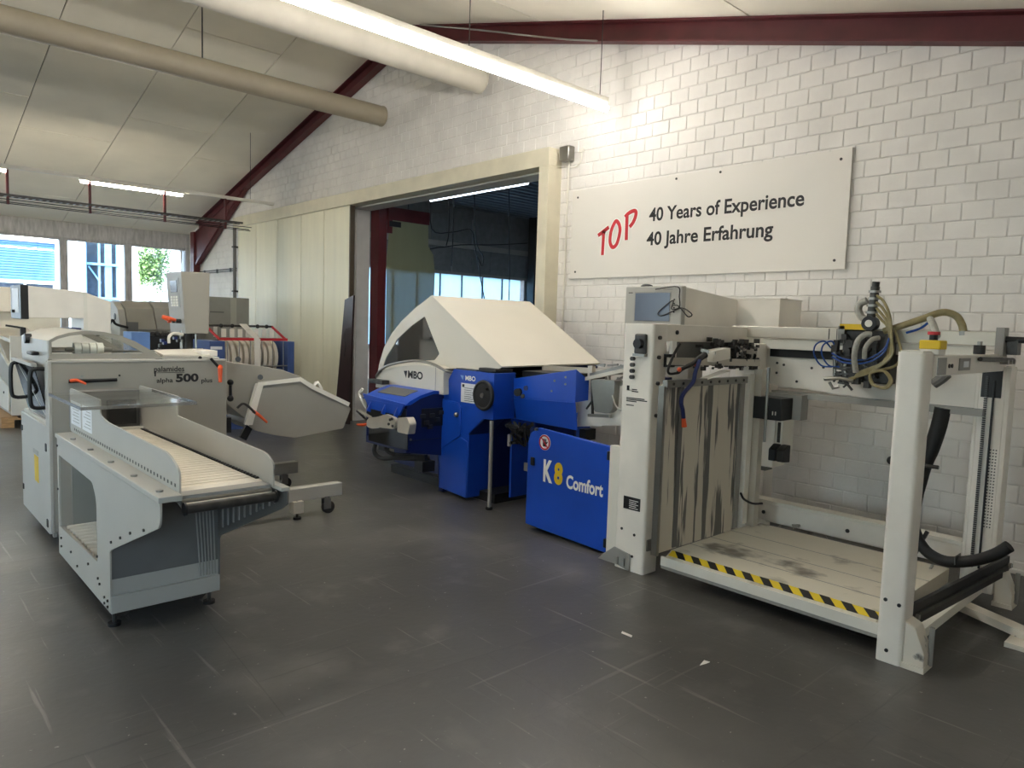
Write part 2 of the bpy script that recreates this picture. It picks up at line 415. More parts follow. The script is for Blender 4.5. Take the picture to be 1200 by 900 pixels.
# ceiling: backing and single boards
q = MB()
for ya, yb in ((YB, RY), (RY, WY+.3)):
    q.slab([(XB, ya, roof(ya)+.022), (GX+.2, ya, roof(ya)+.022), (GX+.2, yb, roof(yb)+.022), (XB, yb, roof(yb)+.022)], (0, 0, .15))
ceil = struct(q.build('ceiling', 'ceiling_back'))
xj = [1.92+1.24*k for k in range(-9, 4)]
for i in range(len(xj)-1):
    xa, xb = xj[i]+.006, min(xj[i+1]-.006, GX+.02)
    k = i-9
    if xa < XB: continue
    ys = sorted({RY, WY}|{(12.97 if k % 2 == 0 else 12.05)+2.5*t for t in range(-3, 4) if RY+.2 < (12.97 if k % 2 == 0 else 12.05)+2.5*t < WY-.2})
    ys2 = sorted({YB, RY}|{(5.65 if k % 2 == 0 else 4.7)+2.45*t for t in range(-4, 3) if YB+.2 < (5.65 if k % 2 == 0 else 4.7)+2.45*t < RY-.2})
    for L in (ys, ys2):
        for a, b in zip(L[:-1], L[1:]):
            a2, b2 = a+.008, b-.008
            MB().slab([(xa, a2, roof(a2)), (xb, a2, roof(a2)), (xb, b2, roof(b2)), (xa, b2, roof(b2))], (0, 0, .021)).build('ceiling_panel', 'ceiling_board', ceil)
# ridge batten
struct(MB().box((XB, RY-.11, RZ-.13), (GX-.28, RY+.11, RZ-.02)).build('trim_2', 'duct_white', bev=.01))

# window wall with three windows in view and more beyond the frame
wl = MB().box((XB, WY, 2.99), (GX+.3, WY+.28, 3.42)); wl.box((XB, WY, 0), (GX+.3, WY+.28, .85))
wl.box((5.515, WY, .85), (GX+.3, WY+.28, 3.0))
struct(wl.build('wall_left', 'concrete'))
mull = [5.58, 4.362, 3.184]+[3.184-1.178*k for k in range(1, 10)]
for i in range(len(mull)-1):
    b, a = mull[i]-.065, mull[i+1]+.065
    q = MB(); f = .045
    q.box((a-.065, WY+.03, .85), (a, WY+.16, 2.99)); q.box((b, WY+.03, .85), (b+.064, WY+.16, 2.99))
    q.box((a, WY+.05, 2.99-f), (b, WY+.13, 2.99)); q.box((a, WY+.05, .85), (b, WY+.13, .85+f))
    w_ = struct(q.build('window_%d' % (i+1), 'concrete', bev=.004))
    B('pane', 'glass', w_, (a, WY+.085, .85+f), (b, WY+.09, 2.99-f))
fill_near = [(-6.7+k*2.05, -6.7+k*2.05+1.75) for k in range(3)]  # unseen windows added to this wall to let in fill daylight
struct(MB().prism('y', [(XB, 0), (GX+.24, 0), (GX+.24, roof(YB)+.1), (XB, roof(YB)+.1)], YB-.2, YB, holes=[[(a, .9), (b, .9), (b, 2.7), (a, 2.7)] for a, b in fill_near]).build('wall_near', 'plaster'))
for k, (a, b) in enumerate(fill_near):
    q = MB(); q.box((a, YB-.15, .9), (a+.05, YB-.05, 2.7)); q.box((b-.05, YB-.15, .9), (b, YB-.05, 2.7)); q.box((a, YB-.15, 2.65), (b, YB-.05, 2.7)); q.box((a, YB-.15, .9), (b, YB-.05, .95))
    w_ = struct(q.build('window_%d' % (50+k), 'concrete')); B('pane', 'glass', w_, (a+.05, YB-.11, .95), (b-.05, YB-.105, 2.65))
fill_back = [(1.5, 3.5), (11.0, 13.0)]  # rear wall openings out of view, added for more fill light
struct(MB().prism('x', [(YB, 0), (WY, 0), (WY, roof(WY)), (RY, RZ), (YB, roof(YB))], XB-.2, XB, holes=[[(a, .5), (b, .5), (b, 3.25), (a, 3.25)] for a, b in fill_back]).build('wall_back', 'plaster'))
for k, (a, b) in enumerate(fill_back):
    q = MB(); q.box((XB-.15, a, .5), (XB-.05, a+.05, 3.25)); q.box((XB-.15, b-.05, .5), (XB-.05, b, 3.25)); q.box((XB-.15, a, 3.2), (XB-.05, b, 3.25)); q.box((XB-.15, a, .5), (XB-.05, b, .55))
    w_ = struct(q.build('window_%d' % (40+k), 'concrete')); B('pane', 'glass', w_, (XB-.11, a+.05, .55), (XB-.105, b-.05, 3.2))

# steel rafters and column along the gable
def rafter(name, label, ya, yb, dep=.2):
    t = thing(name, label, 'steel beam', (GX-.08, (ya+yb)/2, roof((ya+yb)/2)-dep))
    def strip(d0, d1, x0, x1, nm):
        MB().prism('x', [(ya, roof(ya)-d0), (yb, roof(yb)-d0), (yb, roof(yb)-d1), (ya, roof(ya)-d1)], x0, x1).build(nm, 'red_steel', t)
    strip(.002, .016, GX-.13, GX-.014, 'flange'); strip(.016, dep-.016, GX-.05, GX-.035, 'web'); strip(dep-.016, dep, GX-.13, GX-.014, 'flange')
    return t
rafter('steel_rafter', 'long dark red steel beam under the roof slope above the lettered sign', YB, RY-.02)
t = rafter('steel_rafter', 'dark red steel beam dropping from the ridge to the window wall corner', RY+.02, 16.0)
MB().prism('x', [(13.4, roof(13.4)-.2), (16.0, roof(16.0)-.2), (16.01, 2.62), (15.9, 2.62)], GX-.11, GX-.03).build('haunch', 'red_steel', t)
q = MB(); q.bar((GX-.13, 13.6, roof(13.6)-.2), (GX-.13, 15.96, 2.62), .02, .05); q.build('haunch_flange', 'red_steel', t)
tag(MB().box((GX-.15, 16.02, 0), (GX-.02, 16.22, 3.3)).build('steel_column', 'red_steel'), 'dark red steel column in the corner beside the windows', 'steel column')

# ventilation pipes
def pipe(y, z, r, m_, label, xend):
    t = thing('ventilation_pipe', label, 'pipe', (0, y, z-r))
    MB().tube([(XB, y, z), (xend, y, z)], r, 32).build('pipe_body', m_, t, sharp=50)
    MB().tube([(xend, y, z), (xend+.012, y, z)], r+.006, 32).build('end_cap', m_, t)
    for x in (-4.5, -1, 2.97):
        MB().cyl((x, y, z+r-.01), (x, y, roof(y)+.01), .008, 6).build('hanger_rod', 'dark_steel', t)
    return t
pipe(8.44, 4.245, .128, 'pipe_beige', 'long beige round pipe hanging below the sloped ceiling boards', GX-.3)
pipe(6.42, 4.27, .15, 'duct_white', 'pale thick round duct running behind the bright light strip', GX-.3)

# lamp rows
def tray(y, z, label, x1, w=.035):
    t = thing('light_trunking', label, 'light rail', (0, y, z))
    MB().prism('y', [(XB, z), (x1, z), (x1, z+.045), (XB, z+.045)], y-w, y+w).build('rail', 'off_white', t)
    return t
L1Y, L1Z, L2Y, L2Z = 4.54, 3.585, 11.77, 3.385
t = tray(L1Y, L1Z+.056, 'pale metal rail carrying the bright light strip', 5.31, .016)
for x in (5.2, 3.63, 1.2, -1.4, -4):
    MB().cyl((x, L1Y, L1Z+.09), (x, L1Y, roof(L1Y)+.01), .004, 6).build('suspension_wire', 'dark_steel', t)
x = 5.31; i = 0
while x > -.8:  # fourth and fifth lamps are added out of view for fill light
    t = thing('ceiling_light', ('bright linear light at the rail end nearest the brick wall' if i == 0 else ('bright linear light on the front rail, second from the brick wall', 'bright linear light on the front rail, third from the brick wall', 'added unseen linear light on the front rail, fourth from the brick wall', 'added unseen linear light on the front rail, fifth from the brick wall')[i-1]), 'ceiling light', (x-.75, L1Y, L1Z-.02), 'lights on the front rail')
    MB().prism('y', [(x-1.5, L1Z+.03), (x, L1Z+.03), (x, L1Z+.055), (x-1.5, L1Z+.055)], L1Y-.014, L1Y+.014).build('housing', 'off_white', t)
    MB().tube([(x-1.498, L1Y, L1Z), (x-.012, L1Y, L1Z)], .031, 16).build('diffuser', 'lamp_on', t)
    x -= 1.5; i += 1
t = tray(L2Y, L2Z+.02, 'grey rail with a single warm light hanging near the windows', 5.29)
MB().cyl((4.9, L2Y, L2Z+.06), (4.9, L2Y, roof(L2Y)), .004, 6).build('suspension_wire', 'dark_steel', t)
for i, xa in enumerate((2.44, .2, -2.2, -4.6)):  # all after the first are added out of view to light the ceiling
    t = thing('ceiling_light', ('short warm tube light on the rear rail near the windows' if i == 0 else ('added unseen warm tube light on the rear rail, second from the sliding door', 'added unseen warm tube light on the rear rail, third from the sliding door', 'added unseen warm tube light on the rear rail, fourth from the sliding door')[i-1]), 'ceiling light', (xa+.7, L2Y, L2Z-.04), 'lights on the rear rail')
    B('housing', 'off_white', t, (xa, L2Y-.03, L2Z-.002), (xa+1.41, L2Y+.03, L2Z+.02))
    MB().tube([(xa+.02, L2Y, L2Z-.022), (xa+1.39, L2Y, L2Z-.022)], .018, 12).build('tube', 'lamp_rear', t)
# cable tray hung below the rear rail
t = thing('cable_tray', 'black cable tray with bundled cables slung below the rear light rail', 'cable tray', (1, L2Y, 2.95))
q = MB()
for k in (-.07, .07): q.bar((XB, L2Y+k, 3.045), (4.75, L2Y+k, 3.045), .005, .03)
x = XB
while x < 4.7: q.box((x, L2Y-.07, 3.03), (x+.03, L2Y+.07, 3.036)); x += .08
q.build('tray', 'dark_steel', t)
for z, y in ((2.99, -.05), (2.965, .05), (2.94, .0)): MB().tube([(XB, L2Y+y, z), (4.9, L2Y+y, z)], .006, 6).build('cable', 'black', t)
for x in (-3.3, -.9, .6, 1.6, 2.57, 3.575, 4.49): B('hanger', 'red_steel', t, (x-.015, L2Y-.02, 2.93), (x+.015, L2Y+.02, 3.404))

# ---------------------------------------------------------------- sliding door in the gable wall
dr = struct(MB().box((GX-.2, 5.37, 3.2), (GX-.003, 13.75, 3.385)).build('door_1', 'cream_steel', bev=.004))
B('post', 'cream_steel', dr, (GX-.2, 5.37, 0), (GX-.003, 5.512, 3.2), .004)
yj = [9.47, 10.249, 11.017, 11.9, 12.78, 13.6]
for a, b in zip(yj[:-1], yj[1:]): B('panel', 'cream_door', dr, (GX-.165, a+.006, .02), (GX-.12, b-.006, 3.24), .006)
B('leaf_back', 'dark_edge', dr, (GX-.12, 9.46, .02), (GX-.1, 13.6, 3.23)); B('leaf_edge', 'dark_edge', dr, (GX-.17, 9.44, .02), (GX-.1, 9.472, 3.24))
for i in range(14): MB().sph((GX-.1, 5.7+i*.58, 3.39), (.02, .025, .012), 8, 5).build('rivet', 'dark_steel', dr)
t = thing('drain_pipe', 'thin dark downpipe between the sliding door and the corner column', 'pipe', (GX-.1, 13.98, 0))
MB().cyl((GX-.08, 13.98, 0), (GX-.08, 13.98, 3.35), .03, 12).build('pipe_body', 'dark_panel', t)
for z in (1.2, 2.0, 2.85): B('bracket', 'dark_steel', t, (GX-.12, 13.94, z), (GX-.006, 14.02, z+.03))
cd = thing('wall_conduit', 'pair of thin grey conduits running from the downpipe to the corner column', 'conduit', (GX-.03, 15, 2.4))
for z in (2.42, 2.46): MB().cyl((GX-.03, 14.02, z), (GX-.03, 16.0, z), .012, 8).build('conduit', 'dark_steel', cd)
for y in (14.3, 15.0, 15.7): B('clip', 'dark_steel', cd, (GX-.045, y, 2.40), (GX-.012, y+.03, 2.48))
# brown board leaning on the door
b0, b1, b2_, b3 = at('x', GX-.24, 394, 470), at('x', GX-.24, 411, 474), at('x', GX-.2, 414, 346), at('x', GX-.2, 404, 349)
zb = .0
q = MB().slab([(GX-.27, b0.y, zb), (GX-.27, b1.y+.01, zb), (GX-.2, b2_.y, b2_.z), (GX-.2, b3.y, b3.z-.03)], (.028, 0, 0)); t = thing('brown_board', 'tall dark brown board leaning against the sliding door edge', 'board', (GX-.25, b0.y, 0))
q.build('board', 'brown_board', t)
MB().tube([at('x', GX-.25, 406, 385), at('x', GX-.26, 403, 395), at('x', GX-.26, 405, 404), at('x', GX-.26, 403, 418)], .004, 6, 5).build('cord', 'black', t)

# wall fittings
t = thing('junction_box', 'small grey metal box with a conduit beside the door frame', 'junction box', (GX-.05, 5.27, 3.2))
c = at('x', GX-.07, 664, 180)
B('case', 'steel', t, (GX-.11, c.y-.065, c.z-.075), (GX-.012, c.y+.075, c.z+.075), .012)
MB().cyl((GX-.03, c.y, c.z-.07), (GX-.03, c.y+.01, 1.2), .008, 8).build('conduit', 'off_white', t)
MB().tube([(GX-.02, c.y-.16, c.z+.02), (GX-.03, c.y-.17, c.z-.08), (GX-.03, c.y-.11, c.z-.14), (GX-.03, c.y-.02, c.z-.14)], .007, 6, 5).build('cable', 'off_white', t)
B('clip', 'off_white', t, (GX-.03, c.y-.19, c.z), (GX-.012, c.y-.13, c.z+.03))

# sign
sg = thing('wall_sign', 'large white lettered board screwed to the white brick wall', 'sign', (GX-.03, 3.76, 2.03))
SXF = GX-.026
B('board', 'sign_board', sg, (GX-.026, 2.338, 2.03), (GX-.0085, 5.178, 2.935), .002)
for y, z in ((5.1, 2.86), (3.9, 2.9), (3.45, 2.9), (2.42, 2.86), (2.42, 2.1), (5.1, 2.1)): MB().cyl((SXF, y, z), (SXF-.004, y, z), .011, 10).build('screw', 'dark_steel', sg)
SF = SXF
p = at('x', SF, 760.5, 260.3); p2 = at('x', SF, 942, 245)
words('40 Years of Experience', (SF, p.y, p.z-.035), p.y-p2.y, .165, RIGHT, UP, 'ink', sg, .022)
p = at('x', SF, 757.5, 288.5); p2 = at('x', SF, 905.5, 280)
words('40 Jahre Erfahrung', (SF, p.y, p.z-.035), p.y-p2.y, .165, RIGHT, UP, 'ink', sg, .022)
def cp(cx, cy): return at('x', SF-.001, 690+cx/12, 235+cy/12)
strokes = [([(132, 492), (210, 432), (284, 374)], 1, False), ([(212, 420), (192, 768)], 1, False),
           ([(372, 300), (318, 420), (298, 560), (318, 640), (352, 655), (398, 600), (435, 460), (436, 370), (408, 302)], 5, True),
           ([(538, 215), (527, 556)], 1, False), ([(510, 232), (560, 180), (630, 145), (664, 160), (656, 230), (622, 310), (576, 372)], 4, False)]
q, q2 = MB(), MB()
for pts, k, cl in strokes:
    P = [cp(*a) for a in pts]; q2.ribbon(P, .058, (-1, 0, 0), .0006, k, cl); q.ribbon([v-V((.0008, 0, 0)) for v in P], .038, (-1, 0, 0), .0008, k, cl)
q2.build('letter_outline', 'white', sg); q.build('red_lettering', 'red', sg, label='red brush lettering TOP')

# chain along the rafter
tag(MB().tube([at('x', GX-.2, 492, 29), at('x', GX-.2, 560, 35), at('x', GX-.2, 650, 45), at('x', GX-.2, 700, 48)], .009, 6, 4).build('wire_rope', 'steel'), 'thin wire rope strung under the ridge end of the red beam', 'rope')

# ---------------------------------------------------------------- annex seen through the door
aw = MB(); aw.box((GX+.24, WY, 0), (AX, WY+.2, .9)); aw.box((GX+.24, WY, 2.95), (AX, WY+.2, AZ)); aw.box((15.86, WY, .9), (AX, WY+.2, 2.95)); aw.box((GX+.24, WY, .9), (6.9, WY+.2, 2.95))
far = struct(aw.build('wall_annex', 'annex_clad'))
x = 6.9
while x < 15.8:
    B('cladding_panel', 'annex_clad', far, (x+.012, WY-.03, 3.0), (x+.74, WY, AZ-.3), .006); x += .75
B('rail', 'grey_shade', far, (6.5, WY-.12, 3.72), (15.9, WY-.03, 3.86)); B('sill_rail', 'grey_shade', far, (6.5, WY-.06, 2.94), (15.9, WY, 3.02))
struct(MB().box((AX, AYB, 0), (AX+.2, WY+.2, AZ)).build('wall_annex_far', 'annex_clad'))
struct(MB().box((GX+.24, AYB-.2, 0), (AX, AYB, AZ)).build('wall_annex_side', 'annex_clad'))
ac = struct(MB().box((GX+.2, AYB-.2, AZ+.05), (AX+.2, WY+.3, AZ+.2)).build('ceiling_annex', 'annex_deck'))
q = MB(); y = 4.0
while y < WY: q.prism('x', [(y, AZ+.05), (y+.05, AZ-.02), (y+.16, AZ-.02), (y+.21, AZ+.05)], GX+.25, AX); y += .32
q.build('deck_rib', 'annex_deck', ac, kind='stuff')
x = 6.95; i = 1
for i in range(11):
    a, b = 6.95+i*.8, 6.95+i*.8+.8
    w_ = MB().box((a-.02, WY+.02, .9), (a+.02, WY+.1, 2.95)); w_ = struct(w_.build('window_%d' % (20+i), 'annex_clad')); B('pane', 'blue_pane', w_, (a+.02, WY+.05, .9), (b-.02, WY+.056, 2.95))
tag(MB().box((GX+.26, 9.36, 0), (GX+.4, 9.58, 3.5)).build('red_door_post', 'red_steel'), 'dark red steel post standing just inside the doorway', 'post')
tag(MB().box((GX+.26, 6.8, 3.36), (GX+.36, 9.36, 3.5)).build('red_header', 'red_steel'), 'dark red steel header bar inside the doorway', 'beam')
t = thing('swing_door', 'translucent yellowish plastic swing door with a red top rail', 'swing door', (6.3, 9.33, 0))
B('top_rail', 'red_steel', t, (5.99, 9.31, 3.05), (6.74, 9.36, 3.24)); B('hinge_stile', 'red_steel', t, (5.99, 9.315, 2.85), (6.06, 9.355, 3.05)); B('hinge', 'black', t, (6.0, 9.295, 2.95), (6.2, 9.315, 3.03))
prof = [(6.0, .04), (6.76, .04), (6.84, .4), (6.86, 1.5), (6.88, 2.3), (6.84, 2.6), (6.74, 2.72), (6.73, 3.1), (6.02, 3.1), (6.0, 2.7), (5.98, 2.5), (5.98, .5)]
MB().prism('y', prof, 9.328, 9.338).build('sheet', 'pvc', t)
t = thing('annex_light', 'long fluorescent fitting under the dark corrugated deck', 'ceiling light', (6.31, 7.7, 3.29))
B('housing', 'grey_shade', t, (6.28, 6.6, 3.34), (6.34, 8.75, 3.37)); MB().tube([(6.31, 6.65, 3.315), (6.31, 8.7, 3.315)], .022, 10).build('tube', 'lamp_annex', t)
for y in (7.0, 8.4): MB().cyl((6.31, y, 3.37), (6.31, y, AZ-.02), .006, 6).build('suspension_wire', 'black', t)
for i, (pts, lb) in enumerate([
    ([(505, 200), (506, 268), (530, 272), (551, 269), (556, 285), (562, 320), (568, 352)], 'black cable drooping in a bend in front of the annex windows'),
    ([(526, 200), (526, 270), (523, 288)], 'short black cable hanging beside the plastic swing door'),
    ([(532, 200), (531, 270), (529, 312)], 'straight black cable hanging in front of the blue panes'),
    ([(556, 200), (557, 268), (560, 290), (566, 300), (565, 312), (559, 300)], 'black cable with a coiled loop in the annex'),
    ([(480, 200), (480, 288), (513, 290), (540, 287), (580, 287), (618, 285)], 'black cable strung level across the annex'),
    ([(597, 200), (597, 293), (597, 330), (596, 360)], 'thin black cable near the annex corner')]):
    pts3 = [at('y', 14.6-.2*i, *a) for a in pts]; pts3[0].z = AZ+.049
    tag(MB().tube(pts3, .014, 6, 4).build('hanging_cable', 'black'), lb, 'cable')
q = at('y', 16.4, 624, 300)
tag(MB().box((q.x-.1, 16.2, 0), (q.x+.25, 16.5, AZ)).build('annex_column', 'black'), 'dark column in the far corner of the annex', 'column')

# ---------------------------------------------------------------- outside the windows
FY = 30.0
fb = thing('neighbour_building', 'white building across the yard with a blue roller shutter', 'building', (6, FY, 0))
q = MB().prism('y', [(-20, -.08), (40, -.08), (40, 9), (-20, 9)], FY, FY+.4, holes=[[(1.0, .4), (5.44, .4), (5.44, 3.9), (1.0, 3.9)], [(6.38, -.02), (7.5, -.02), (7.5, 4.6), (6.38, 4.6)]])
q.build('wall', 'facade', fb)
z = 2.62
sh = MB().box((1.0, FY+.12, 2.55), (5.44, FY+.2, 3.9)).build('roller_shutter', 'shutter', fb)
while z < 3.85:
    MB().prism('x', [(FY+.12, z), (FY+.09, z+.02), (FY+.09, z+.065), (FY+.12, z+.085)], 1.02, 5.42).build('slat', 'shutter', sh); z += .09
for i in range(5): w_ = B('low_window', 'ext_glass', fb, (1.05+i*.88, FY+.15, .45), (1.05+i*.88+.8, FY+.19, 2.45)); B('frame', 'white', w_, (1.05+i*.88+.8, FY+.1, .4), (1.05+i*.88+.88, FY+.2, 2.52))
B('transom', 'white', fb, (1.0, FY+.08, 2.47), (5.44, FY+.2, 2.56))
gl = B('glazing', 'ext_glass', fb, (6.38, FY+.25, -.02), (7.5, FY+.28, 4.6))
for x in (6.38, 6.82, 7.04, 7.2, 7.42): B('post', 'ext_blue', gl, (x, FY+.1, -.02), (x+(.16 if x > 7.03 and x < 7.1 else .06), FY+.25, 4.6))
for z in (.9, 2.0, 3.25): B('bar', 'ext_blue', gl, (6.38, FY+.08, z), (7.5, FY+.24, z+.09))
MB().bar((6.5, FY+.15, 3.2), (6.9, FY+.15, 2.6), .05, .05).build('brace', 'ext_blue', gl)
text('TOHO', (3.7, FY, 4.05), 1.05, .5, (1, 0, 0), UP, 'ext_glass', fb, bold=.02)
for x, zz in ((9.9, 4.05), (9.95, 2.75)): B('red_band', 'red', fb, (9.5, FY-.02, zz), (11.5, FY, zz+.06))
B('yard_window', 'ext_blue', fb, (8.3, FY-.02, .3), (8.8, FY-.001, 1.9)); B('yard_window', 'ext_blue', fb, (8.95, FY-.02, .3), (9.5, FY-.001, 1.8))
# tree: trunk, branches and single leaves
t = thing('yard_tree', 'green leafy tree outside the window next to the red column', 'tree', (7.3, 25.5, -.08))
MB().tube([(8.4, 25.5, -.08), (8.35, 25.5, 3.2), (8.2, 25.6, 5.5)], [.13, .1, .06], 10, 4).build('trunk', 'bark', t)
q = MB(); c0 = at('y', 25.5, 178, 300)
for i in range(3200):
    a, b, r = rnd.uniform(0, 6.283), rnd.uniform(-1, 1), rnd.random()**.4
    px_ = V((c0.x+.1+r*.46*math.cos(a), 25.5+r*.55*math.sin(a), 4.1+r*b*2.2)) if i % 3 else V((c0.x-.05+r*.35*math.cos(a), 25.5+r*.4*math.sin(a), 3.0+b*.6*r))
    d = V((rnd.uniform(-1, 1), rnd.uniform(-1, 1), rnd.uniform(-1, 1))).normalized(); e = d.orthogonal().normalized(); s_ = rnd.uniform(.04, .085)
    q.add([px_-d*s_, px_+e*s_*.5, px_+d*s_, px_-e*s_*.5], [(0, 1, 2, 3)])
q.build('foliage', 'leaf', t, kind='stuff')

# ================================================================ MACHINES
def plate(ax, val, pxs, thick):
    """prism whose face in the plane ax = val has the given photo outline; thickness along the axis, away from the camera"""
    pts = [at(ax, val, *p) for p in pxs]; d = {'x': (thick, 0, 0), 'y': (0, thick, 0), 'z': (0, 0, -thick)}[ax]
    i = 'xyz'.index(ax); j = [k for k in range(3) if k != i]
    return MB().prism(ax, [(p[j[0]], p[j[1]]) for p in pts], val, val+d[i])
def px3(ax, val, pxs): return [at(ax, val, *p) for p in pxs]
def round_poly(pts, r, n=4):
    """round the corners of a 2D polygon; r may be a list"""
    out = []; k = len(pts)
    for i, p in enumerate(pts):
        rr = r[i] if isinstance(r, (list, tuple)) else r
        p = V(p); a, b = V(pts[i-1])-p, V(pts[(i+1) % k])-p
        if rr <= 0: out.append(tuple(p)); continue
        rr = min(rr, a.length*.45, b.length*.45); A, Bb = p+a.normalized()*rr, p+b.normalized()*rr
        for j in range(n+1):
            t = j/n; q = A*(1-t)**2+p*2*t*(1-t)+Bb*t*t; out.append((q[0], q[1]))
    return out
def caster(parent, x, y, ztop, r=.045, d=(0, 1)):
    q = MB().cyl((x, y, ztop), (x, y, ztop-.02), .03, 12)
    for s in (-1, 1): q.box((x-.03, y+s*.022-.003, r*.8), (x+.03, y+s*.022+.003, ztop-.015))
    q.build('caster_fork', 'steel', parent)
    MB().cyl((x+.015, y-.016, r), (x+.015, y+.016, r), r, 18).build('caster_wheel', 'dark_steel', parent)
def foot(parent, x, y, ztop):
    MB().cyl((x, y, .012), (x, y, ztop), .01, 10).build('foot_stem', 'dark_steel', parent); MB().cyl((x, y, 0), (x, y, .016), .03, 14).build('foot_pad', 'black_rubber', parent)

# ---------------------------------------------------------------- conveyor cart in front of the stacking machine
cv = thing('conveyor_cart', 'grey delivery conveyor cart on casters with a clear acrylic shelf', 'conveyor', (1.13, 3.9, 0))
side = round_poly([(4.88, .09), (4.88, .805), (2.96, .79), (2.96, .69), (3.70, .41), (3.73, .39), (3.73, .09)], [.005, .005, .02, .05, .04, .01, .005])
hole = round_poly([(4.84, .26), (4.84, .69), (4.05, .672), (3.97, .60), (3.965, .28)], [.01, .02, .03, .05, .01])
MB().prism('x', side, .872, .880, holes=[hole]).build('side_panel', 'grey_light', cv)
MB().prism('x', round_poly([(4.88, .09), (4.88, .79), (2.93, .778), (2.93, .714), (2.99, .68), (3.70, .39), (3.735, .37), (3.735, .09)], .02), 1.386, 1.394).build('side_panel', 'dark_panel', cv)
B('base_tray', 'grey_light', cv, (.88, 3.74, .12), (1.386, 4.88, .25))
for i in range(13): MB().cyl((.9, 3.98+i*.068, .256), (1.37, 3.98+i*.068, .256), .014, 8).build('base_roller', 'belt', cv)
B('front_panel', 'dark_panel', cv, (.881, 3.742, .17), (1.386, 3.752, .76))
B('front_rail', 'grey_light', cv, (.874, 3.725, .085), (1.39, 3.742, .17), .003)
B('back_panel', 'grey_paint', cv, (.93, 4.80, .26), (1.386, 4.81, .78))
B('inner_shelf', 'dark_panel', cv, (.88, 3.76, .675), (1.386, 4.87, .69))
for i in range(9): z0 = .715-(3.64-.075*i-2.93)*0; y0 = 3.66-.07*i; zb = .70-(y0-2.99)*.41 if y0 > 2.99 else .715; B('rib', 'grey_shade', cv, (1.379, y0, zb+.015), (1.3855, y0+.012, .765))
for i in range(6): MB().tube([(1.255+i*.018, 3.738, .76), (1.275+i*.017, 3.737, .5), (1.295+i*.015, 3.737, .18)], .004, 6, 4).build('strip', 'grey_shade', cv)
for yy, zz in ((3.2, .64), (3.05, .70)): MB().cyl((1.385, yy, zz), (1.38, yy, zz), .008, 8).build('screw', 'steel', cv)
MB().prism('z', [(.866, 2.96), (.957, 2.96), (.957, 4.9), (.866, 4.9)], .785, .81).build('top_flange', 'grey_light', cv, .003)
MB().prism('z', [(1.36, 2.93), (1.40, 2.93), (1.40, 4.9), (1.36, 4.9)], .772, .79).build('top_flange', 'grey_light', cv, .003)
wallp = round_poly([(3.0, .785), (4.95, .81), (4.95, 1.068), (4.25, 1.068), (4.25, .985), (4.1, .965), (3.13, .953), (3.0, .90)], [.005, .005, .02, .01, .02, .05, .06, .03])
MB().prism('x', wallp, .957, .965).build('side_guide', 'grey_light', cv)
wallr = round_poly([(3.0, .785), (5.0, .81), (5.0, 1.068), (4.26, 1.068), (4.26, .955), (3.08, .925), (3.0, .89)], [.005, .005, .02, .01, .005, .06, .03])
MB().prism('x', wallr, 1.352, 1.36).build('side_guide', 'grey_light', cv)
bed = B('bed', 'grey_shade', cv, (.967, 3.02, .755), (1.35, 5.0, .79))
for i in range(34):
    B('slat', 'belt', bed, (.985, 3.13+i*.054, .79), (1.33, 3.13+i*.054+.045, .798))
for i in range(52): B('tooth', 'black', bed, (1.333, 3.14+i*.035, .79), (1.349, 3.14+i*.035+.018, .803))
for i in range(40): B('slot_hole', 'black', cv, (.9555, 3.04+i*.046, .826), (.9566, 3.04+i*.046+.014, .84))
MB().prism('x', [(3.13, .798), (3.13, .77), (3.0, .735), (2.99, .757)], .97, 1.35).build('nose_plate', 'aluminium', cv)
MB().cyl((.968, 2.975, .745), (1.352, 2.975, .745), .021, 20).build('end_roller', 'dark_steel', cv)
for x in (.966, 1.347): MB().cyl((x, 2.975, .745), (x+.008, 2.975, .745), .027, 16).build('roller_cap', 'black', cv)
MB().cyl((.968, 3.02, .765), (1.352, 3.02, .765), .012, 14).build('guide_roller', 'steel', cv)
for y in (3.06, 3.42, 3.8, 4.2, 4.6): MB().cyl((.9, y, .81), (.9, y, .818), .014, 10).build('bolt', 'steel', cv)
for y, z in ((4.8, .15), (4.8, .2), (4.55, .18), (4.4, .14), (4.15, .22), (3.95, .20), (3.92, .18), (3.83, .14), (3.83, .11), (3.77, .14), (3.77, .11), (4.86, .74), (4.865, .48), (3.96, .31), (3.69, .45), (3.53, .51), (3.37, .57), (3.17, .63)):
    MB().cyl((.872, y, z), (.865, y, z), .007, 8).build('bolt', 'dark_steel', cv)
MB().prism('y', [(.78, 1.07), (1.30, 1.07), (1.30, 1.084), (.78, 1.084)], 3.8, 4.55).build('acrylic_shelf', 'acrylic', cv)
q = MB(); q.box((.777, 3.797, 1.069), (1.303, 3.800, 1.085)); q.box((.777, 3.8, 1.069), (.780, 4.55, 1.085)); q.box((1.30, 3.8, 1.069), (1.303, 4.55, 1.085)); q.build('shelf_edge', 'film', cv)
B('notice', 'label_white', cv, (.9555, 4.42, .86), (.9566, 4.64, 1.0)); B('notice', 'label_white', cv, (.9555, 4.68, .86), (.9566, 4.92, 1.0))
q = MB()
for i in range(6): q.box((.955, 4.45, .88+i*.018), (.9554, 4.60-.03*(i % 3), .884+i*.018)); q.box((.955, 4.72, .88+i*.018), (.9554, 4.88-.03*(i % 2), .884+i*.018))
q.build('small_print', 'grey_shade', cv, kind='stuff')
